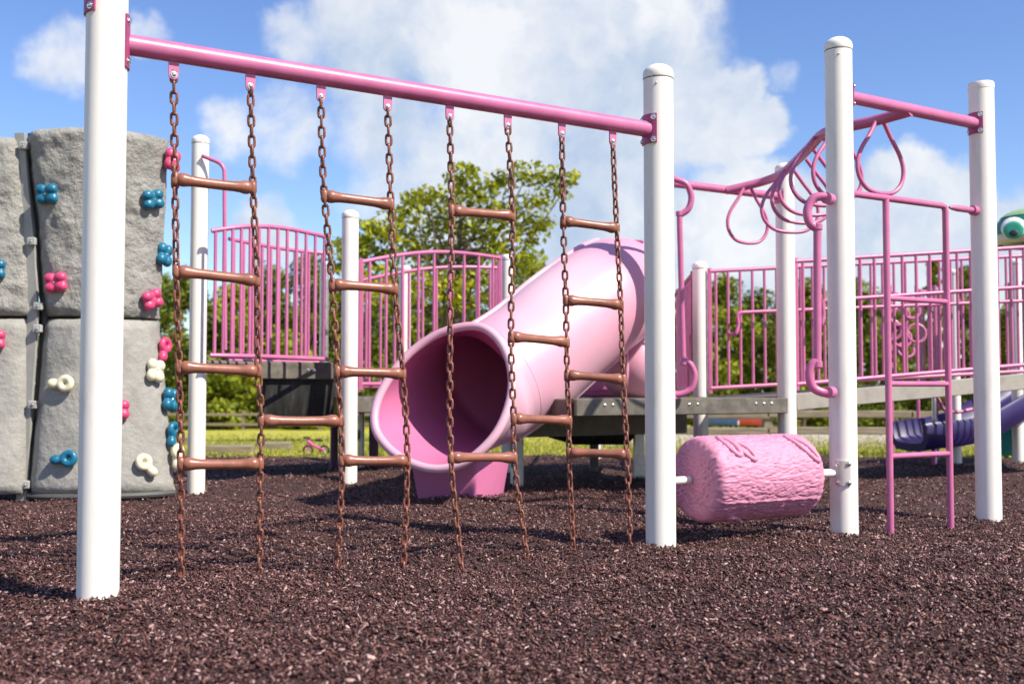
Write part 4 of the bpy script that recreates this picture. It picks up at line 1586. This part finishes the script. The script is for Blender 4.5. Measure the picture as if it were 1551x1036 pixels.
rail_fence('long weathered wooden fence crossing the lawn before the trees', -38, 6, 57, 4.0, 1.0, (.32, .82), .09, .07)
rail_fence('low thick wooden guard rail along the gravel road', 1.8, 26, 17.6, 2.3, .56, (.24, .5), .075, .06)
for (px, py, Y, h) in ((530, 681, 13.3, .30), (606, 676, 14.5, .30)):
    P = xz(px, 0, Y)
    z = fz_(P.x, Y)
    t = thing('bollard', Vector((P.x, Y, z)), 'short wooden bollard on the lawn left of the white post' if px < 560 else 'short wooden bollard on the lawn behind the slide mouth', 'bollard', 'wooden bollards on the lawn')
    MB().box(Vector((P.x, Y, z + h / 2)), (.1, .1, h + .1), bev=.012).build('shaft', 'wood', t)
    MB().box(Vector((P.x, Y, z + h + .055)), (.118, .118, .014), bev=.004).build('cap', 'wood', t)
for (px, Y, w) in ((415, 14.6, .46), (345, 12.6, .6), (250, 20, 1.2)):
    P = xz(px, 0, Y)
    z = fz_(P.x, Y)
    o = MB().box(Vector((P.x, Y, z + .05)), (w, .14, .13), bev=.02, X=(1, .05, 0)).build(
        'timber_log', 'wood', None, org=(P.x, Y, z))
    tag(o, {415: 'dark timber lying in the grass right of the balcony post', 345: 'timber at the mulch edge behind the balcony post',
            250: 'long timber on the lawn beside the climbing wall'}[px], 'timber', 'timbers lying on the lawn')


def car(label, x, y, rot, body, L=4.4):
    z = fz_(x, y) + .015
    t = thing('parked_car', Vector((x, y, z)), label, 'car', 'cars parked beyond the gravel road')
    W, ca, sa = 1.75, math.cos(rot), math.sin(rot)

    def T(p):
        return Vector((x + p[0] * ca - p[1] * sa, y + p[0] * sa + p[1] * ca, z + p[2]))
    sec = [(-2.2, .38, .72), (-2.15, .3, .86), (-1.6, .26, .93), (-.9, .25, .97), (0, .25, .98), (.9, .25, .95), (1.6, .26, .90), (2.1, .3, .76), (2.2, .4, .6)]
    rings = []
    for (sx_, z0, z1) in sec:
        k = 1 - .12 * (abs(sx_) / 2.2) ** 4
        w = W / 2 * k
        rings.append([T((sx_, a, b)) for (a, b) in ((-w, z0 + .06), (-w * 1.0, (z0 + z1) / 2), (-w * .95, z1 - .05), (-w * .85, z1), (w * .85, z1),
                                                    (w * .95, z1 - .05), (w, (z0 + z1) / 2), (w, z0 + .06), (w * .9, z0), (-w * .9, z0))])
    MB().loft(rings).build('body', body, t, sharp=40)
    cab = [(-1.75, .95, .0), (-1.2, .95, .36), (-.6, .95, .50), (.2, .95, .52), (.7, .95, .42), (1.25, .95, .0)]
    rings = []
    for (sx_, z0, h) in cab:
        rings.append([T((sx_, a * W / 2, z0 + b)) for (a, b) in ((-.86, -.02), (-.70, h * .92), (-.6, h), (.6, h), (.70, h * .92), (.86, -.02))])
    MB().loft(rings).build('window', 'glass', t, sharp=40)
    rf = [[T((sx_, a * W / 2, .955 + h + .02)) for a in (-.64, 0, .64)] + [T((sx_, a * W / 2, .955 + h - .05)) for a in (.66, 0, -.66)] for (sx_, h) in
          ((-1.15, .38), (-.6, .50), (.2, .52), (.65, .44))]
    MB().loft(rf).build('roof', body, t)
    for sx_ in (-1.35, 1.35):
        for s in (-1, 1):
            c = T((sx_, s * W / 2 * .92, .31))
            ax = T((sx_, s * W, .31)) - T((sx_, 0, .31))
            wh = MB().lathe([(.19, .06), (.31, .06), (.32, .03), (.32, -.1), (.3, -.12), (0, -.12)], c, ax, 24).build('wheel', 'black', t)
            MB().lathe([(.2, .045), (.19, .068), (.05, .075), (0, .075)], c, ax, 16).build('rim', 'steel', wh)
    for s in (-1, 1):
        MB().box(T((2.14, s * .6, .68)), (.1, .3, .12), X=(ca, sa, 0), Y=(-sa, ca, 0), bev=.02).build('headlight', 'lamp', t)
        MB().box(T((-2.16, s * .62, .74)), (.08, .26, .12), X=(ca, sa, 0), Y=(-sa, ca, 0), bev=.02).build('tail_light', 'carred', t)


Pc = xz(1094, 0, 60)
car('blue car parked beyond the gravel road, seen under the deck', Pc.x, 60, 1.35, 'carblue')
Pc = xz(1100, 0, 66)
car('red car parked far behind the blue one', Pc.x + 1.2, 66, 1.5, 'carred')

# child's balance bike lying on the lawn
P = xz(478, 0, 12.4)
zg = fz_(P.x, 12.4)
bk = thing('balance_bike', Vector((P.x, 12.4, zg)), 'small hot pink child bike standing on the lawn beneath the raised deck', 'bike')
o = Vector((P.x, 12.4, zg))
for dx in (-.085, .10):
    wh = MB().tube([o + Vector((dx + .05 * math.cos(a), 0, .055 + .05 * math.sin(a))) for a in [2 * math.pi * j / 24 for j in range(24)]], .011, 8, closed=True
                   ).build('wheel', 'black', bk)
    for j in range(3):
        a = math.pi * j / 3
        dv = Vector((math.cos(a), 0, math.sin(a))) * .045
        rod(o + Vector((dx, 0, .055)) - dv, o + Vector((dx, 0, .055)) + dv, .003, 6).build('spoke', 'steel', wh)
MB().tube([o + Vector((-.085, 0, .16)), o + Vector((-.03, 0, .11)), o + Vector((.10, 0, .055))], .014, 10).build('frame', 'hotpink', bk)
MB().tube([o + Vector((-.085, 0, .055)), o + Vector((-.085, 0, .19))], .010, 8).build('fork', 'hotpink', bk)
MB().tube([o + Vector((-.15, .06, .195)), o + Vector((-.085, 0, .2)), o + Vector((-.06, -.06, .195))], .010, 8).build('handlebar', 'black', bk)
MB().sphere(o + Vector((.04, 0, .17)), (.05, .025, .015), 14, 8).build('saddle', 'black', bk)
rod(o + Vector((.02, 0, .095)), o + Vector((.04, 0, .165)), .007, 8).build('seat_post', 'steel', bk)


# ------------------------------------------------------------------ trees
def leaves(cs, rs, counts, size, flat=0.75):
    """leaf-sized quads spread through clumps; returns verts, faces, tone"""
    n = int(sum(counts))
    c = np.repeat(np.array(cs, float), counts, axis=0)
    r_ = np.repeat(np.array(rs, float), counts)
    ctone = np.repeat(rng.uniform(-.15, .15, len(cs)), counts)
    d = rng.normal(size=(n, 3))
    d /= np.linalg.norm(d, axis=1, keepdims=True)
    rad = r_ * rng.random(n) ** 0.45
    p = c + d * rad[:, None] * np.array([1, 1, flat])
    nn = d * .6 + rng.normal(size=(n, 3)) * .7 + np.array([0, 0, .5])
    nn /= np.linalg.norm(nn, axis=1, keepdims=True)
    t = np.cross(nn, rng.normal(size=(n, 3)))
    t /= np.linalg.norm(t, axis=1, keepdims=True)
    b = np.cross(nn, t)
    s = size * rng.uniform(.6, 1.35, n)
    L, W = (s * .5)[:, None], (s * .27)[:, None]
    V = np.stack([p - t * L, p + b * W + nn * L * .15, p + t * L, p - b * W + nn * L * .15], 1)
    tone = np.clip(rng.beta(2.2, 2.2, n) + ctone, 0, 1)
    return V.reshape(-1, 3), np.arange(4 * n).reshape(-1, 4), np.repeat(tone, 4)


def make_tree(label, base, clumps, kind, leafsize, per, trunk_r, group, trunk_top=None, name='broadleaf_tree', limbs=7, fork=.45):
    """clumps: list of (x, y, z, r)"""
    t = thing(name, base, label, 'tree', group)
    cs = [c[:3] for c in clumps]
    rs = [c[3] for c in clumps]
    tot = sum(r_ ** 2 for r_ in rs)
    counts = [max(8, int(per * r_ ** 2 / tot)) for r_ in rs]
    V, Fc, tn = leaves(cs, rs, counts, leafsize)
    npmesh('crown', V, Fc, LEAF[kind], tn, smooth=False, parent=t)
    cen = sum((Vector(c) for c in cs), Vector()) / len(cs)
    top = trunk_top or Vector((base.x * .4 + cen.x * .6, base.y * .5 + cen.y * .5, cen.z))
    forkp = base.lerp(top, fork)
    mb = MB()
    trunk = catmull([base - up * .2, base.lerp(top, .25) + Vector((random.uniform(-.04, .04), 0, 0)) * (top - base).length, forkp, base.lerp(top, .8), top], 4)
    mb.tube(trunk, [trunk_r * (1.15 - .95 * k / (len(trunk) - 1)) for k in range(len(trunk))], 10)
    order = sorted(range(len(cs)), key=lambda i: -(Vector(cs[i]) - forkp).length)
    for k in order[::max(1, len(order) // limbs)][:limbs + 3]:
        e = Vector(cs[k])
        s0 = base.lerp(top, random.uniform(fork, .9))
        m1 = s0.lerp(e, .5) + Vector((0, 0, -.06 * (e - s0).length))
        pth = catmull([s0, m1, e], 5)
        mb.tube(pth, [trunk_r * (.45 - .36 * q / (len(pth) - 1)) for q in range(len(pth))], 7)
    mb.build('trunk', 'bark', t)
    return t


# the lime tree behind the slide
YT = 21.0
cl_px = [(700, 268, 34), (688, 300, 40), (728, 292, 36), (760, 275, 34), (800, 262, 34), (835, 268, 28), (862, 270, 20), (848, 292, 24), (815, 305, 34),
         (780, 320, 40), (740, 330, 46), (700, 345, 50), (660, 335, 38), (640, 305, 32), (612, 325, 36), (625, 300, 22), (585, 345, 40), (555, 355, 36), (530, 375, 36),
         (512, 400, 30), (570, 385, 44), (620, 370, 46), (655, 385, 50), (710, 395, 56), (760, 375, 50), (805, 350, 38), (822, 335, 26), (690, 440, 60),
         (620, 430, 55), (560, 430, 50), (760, 430, 52), (535, 440, 36), (800, 395, 36), (715, 258, 16), (870, 266, 10), (700, 250, 12), (650, 290, 16)]
clumps = []
for (px, py, r_) in cl_px:
    p = at(px, py, YT + random.uniform(-1.0, 1.0))
    clumps.append((p.x, p.y, p.z, r_ / F * YT * 0.86))
bp = xz(672, 0, YT)
bp.z = fz_(bp.x, YT)
make_tree('lime green tree rising behind the tube slide', bp, clumps, 'lime', .135, 7000, .10, None, trunk_top=at(700, 330, YT), limbs=14, fork=.4)


def auto_tree(label, px, top_py, Y, wpx, kind, leaf, per, name='woodland_tree', low=0.12, seed=0, group='woodland trees behind the lawn'):
    random.seed(seed)
    P = xz(px, 0, Y)
    z0 = fz_(P.x, Y)
    P.z = z0
    zt_ = at(px, top_py, Y).z
    hh = zt_ - z0
    w = wpx / F * Y
    cl = []
    n = 34
    for k in range(n):
        f = low + (1 - low) * (k + random.random()) / n
        prof = math.sin(math.pi * min(1, (.22 + .78 * f)) ** 1.15) ** .6 if f < .98 else .3
        a = random.uniform(0, 2 * math.pi)
        rr = w / 2 * prof * random.uniform(.25, .95)
        cl.append((P.x + rr * math.cos(a), P.y + rr * math.sin(a) * .8, z0 + hh * f * .96, w * random.uniform(.13, .22)))
    return make_tree(label, P, cl, kind, leaf, per, max(.12, hh * .016), group, name=name, limbs=5)


kinds = {
    'dark': 'dark green woodland tree', 'mid': 'mid green woodland tree', 'lime': 'yellow-green woodland tree'}
TREES = [
    (230, 418, 70, 150, 'mid', 'behind the edge of the climbing wall'), (292, 402, 64, 130, 'dark', 'behind the white post by the balcony'),
    (352, 428, 66, 120, 'lime', 'seen under and through the left of the balcony'), (405, 396, 74, 140, 'dark', 'behind the middle of the balcony railing'),
    (462, 382, 70, 130, 'mid', 'behind the right end of the balcony railing'), (330, 560, 60, 110, 'mid', 'low behind the fence under the balcony'),
    (452, 540, 60, 120, 'lime', 'low bushy, behind the dark under-deck box'), (532, 412, 72, 130, 'dark', 'behind the white post left of the slide mouth'),
    (600, 420, 76, 150, 'mid', 'behind the arched railing, left half'), (690, 405, 78, 160, 'dark', 'behind the arched railing, right half'),
    (800, 385, 78, 140, 'mid', 'peeking out above the slide tube'), (1000, 440, 74, 150, 'dark', 'hidden behind the beam post and grab bar'),
    (1092, 418, 66, 130, 'mid', 'right of the white ramp post'), (1150, 440, 70, 130, 'dark', 'between the ramp post and the post behind the loops'),
    (1215, 425, 66, 120, 'mid', 'between the post behind the loops and the tall domed post'), (1300, 430, 72, 150, 'dark', 'right of the tall domed post'),
    (1372, 470, 74, 120, 'mid', 'seen through the upright ladder'), (1418, 388, 60, 44, 'mid', 'narrow, with its tip showing beside the upright ladder'),
    (1462, 400, 76, 90, 'dark', 'left of the flat-topped post'), (1540, 455, 70, 130, 'mid', 'behind the frog figure'),
    (900, 470, 84, 170, 'mid', 'behind the pink tube slide'), (140, 430, 84, 170, 'dark', 'hidden behind the climbing wall'),
    (1620, 440, 80, 170, 'dark', 'past the photo edge beyond the frog'),
]
for i, (px, tpy, Y, w, kd, where) in enumerate(TREES):
    auto_tree('%s %s' % (kinds[kd], where), px, tpy, Y, w, kd, .34, 6500, seed=100 + i, low=.03)


# dark undergrowth closing the wood at its foot
def undergrowth():
    cs, rs = [], []
    for k in range(500):
        x = rng.uniform(-95, 95)
        y = rng.uniform(78, 96)
        z = fz_(x, y) + rng.uniform(.2, 8.6)
        cs.append((x, y, z))
        rs.append(rng.uniform(1.4, 2.6))
    V, Fc, tn = leaves(cs, rs, [260] * len(cs), .6)
    tag(npmesh('undergrowth', V, Fc, LEAF['dark'], tn, smooth=False), 'dense dark green woodland filling in behind the separate trees', 'woodland', kind='stuff')


undergrowth()
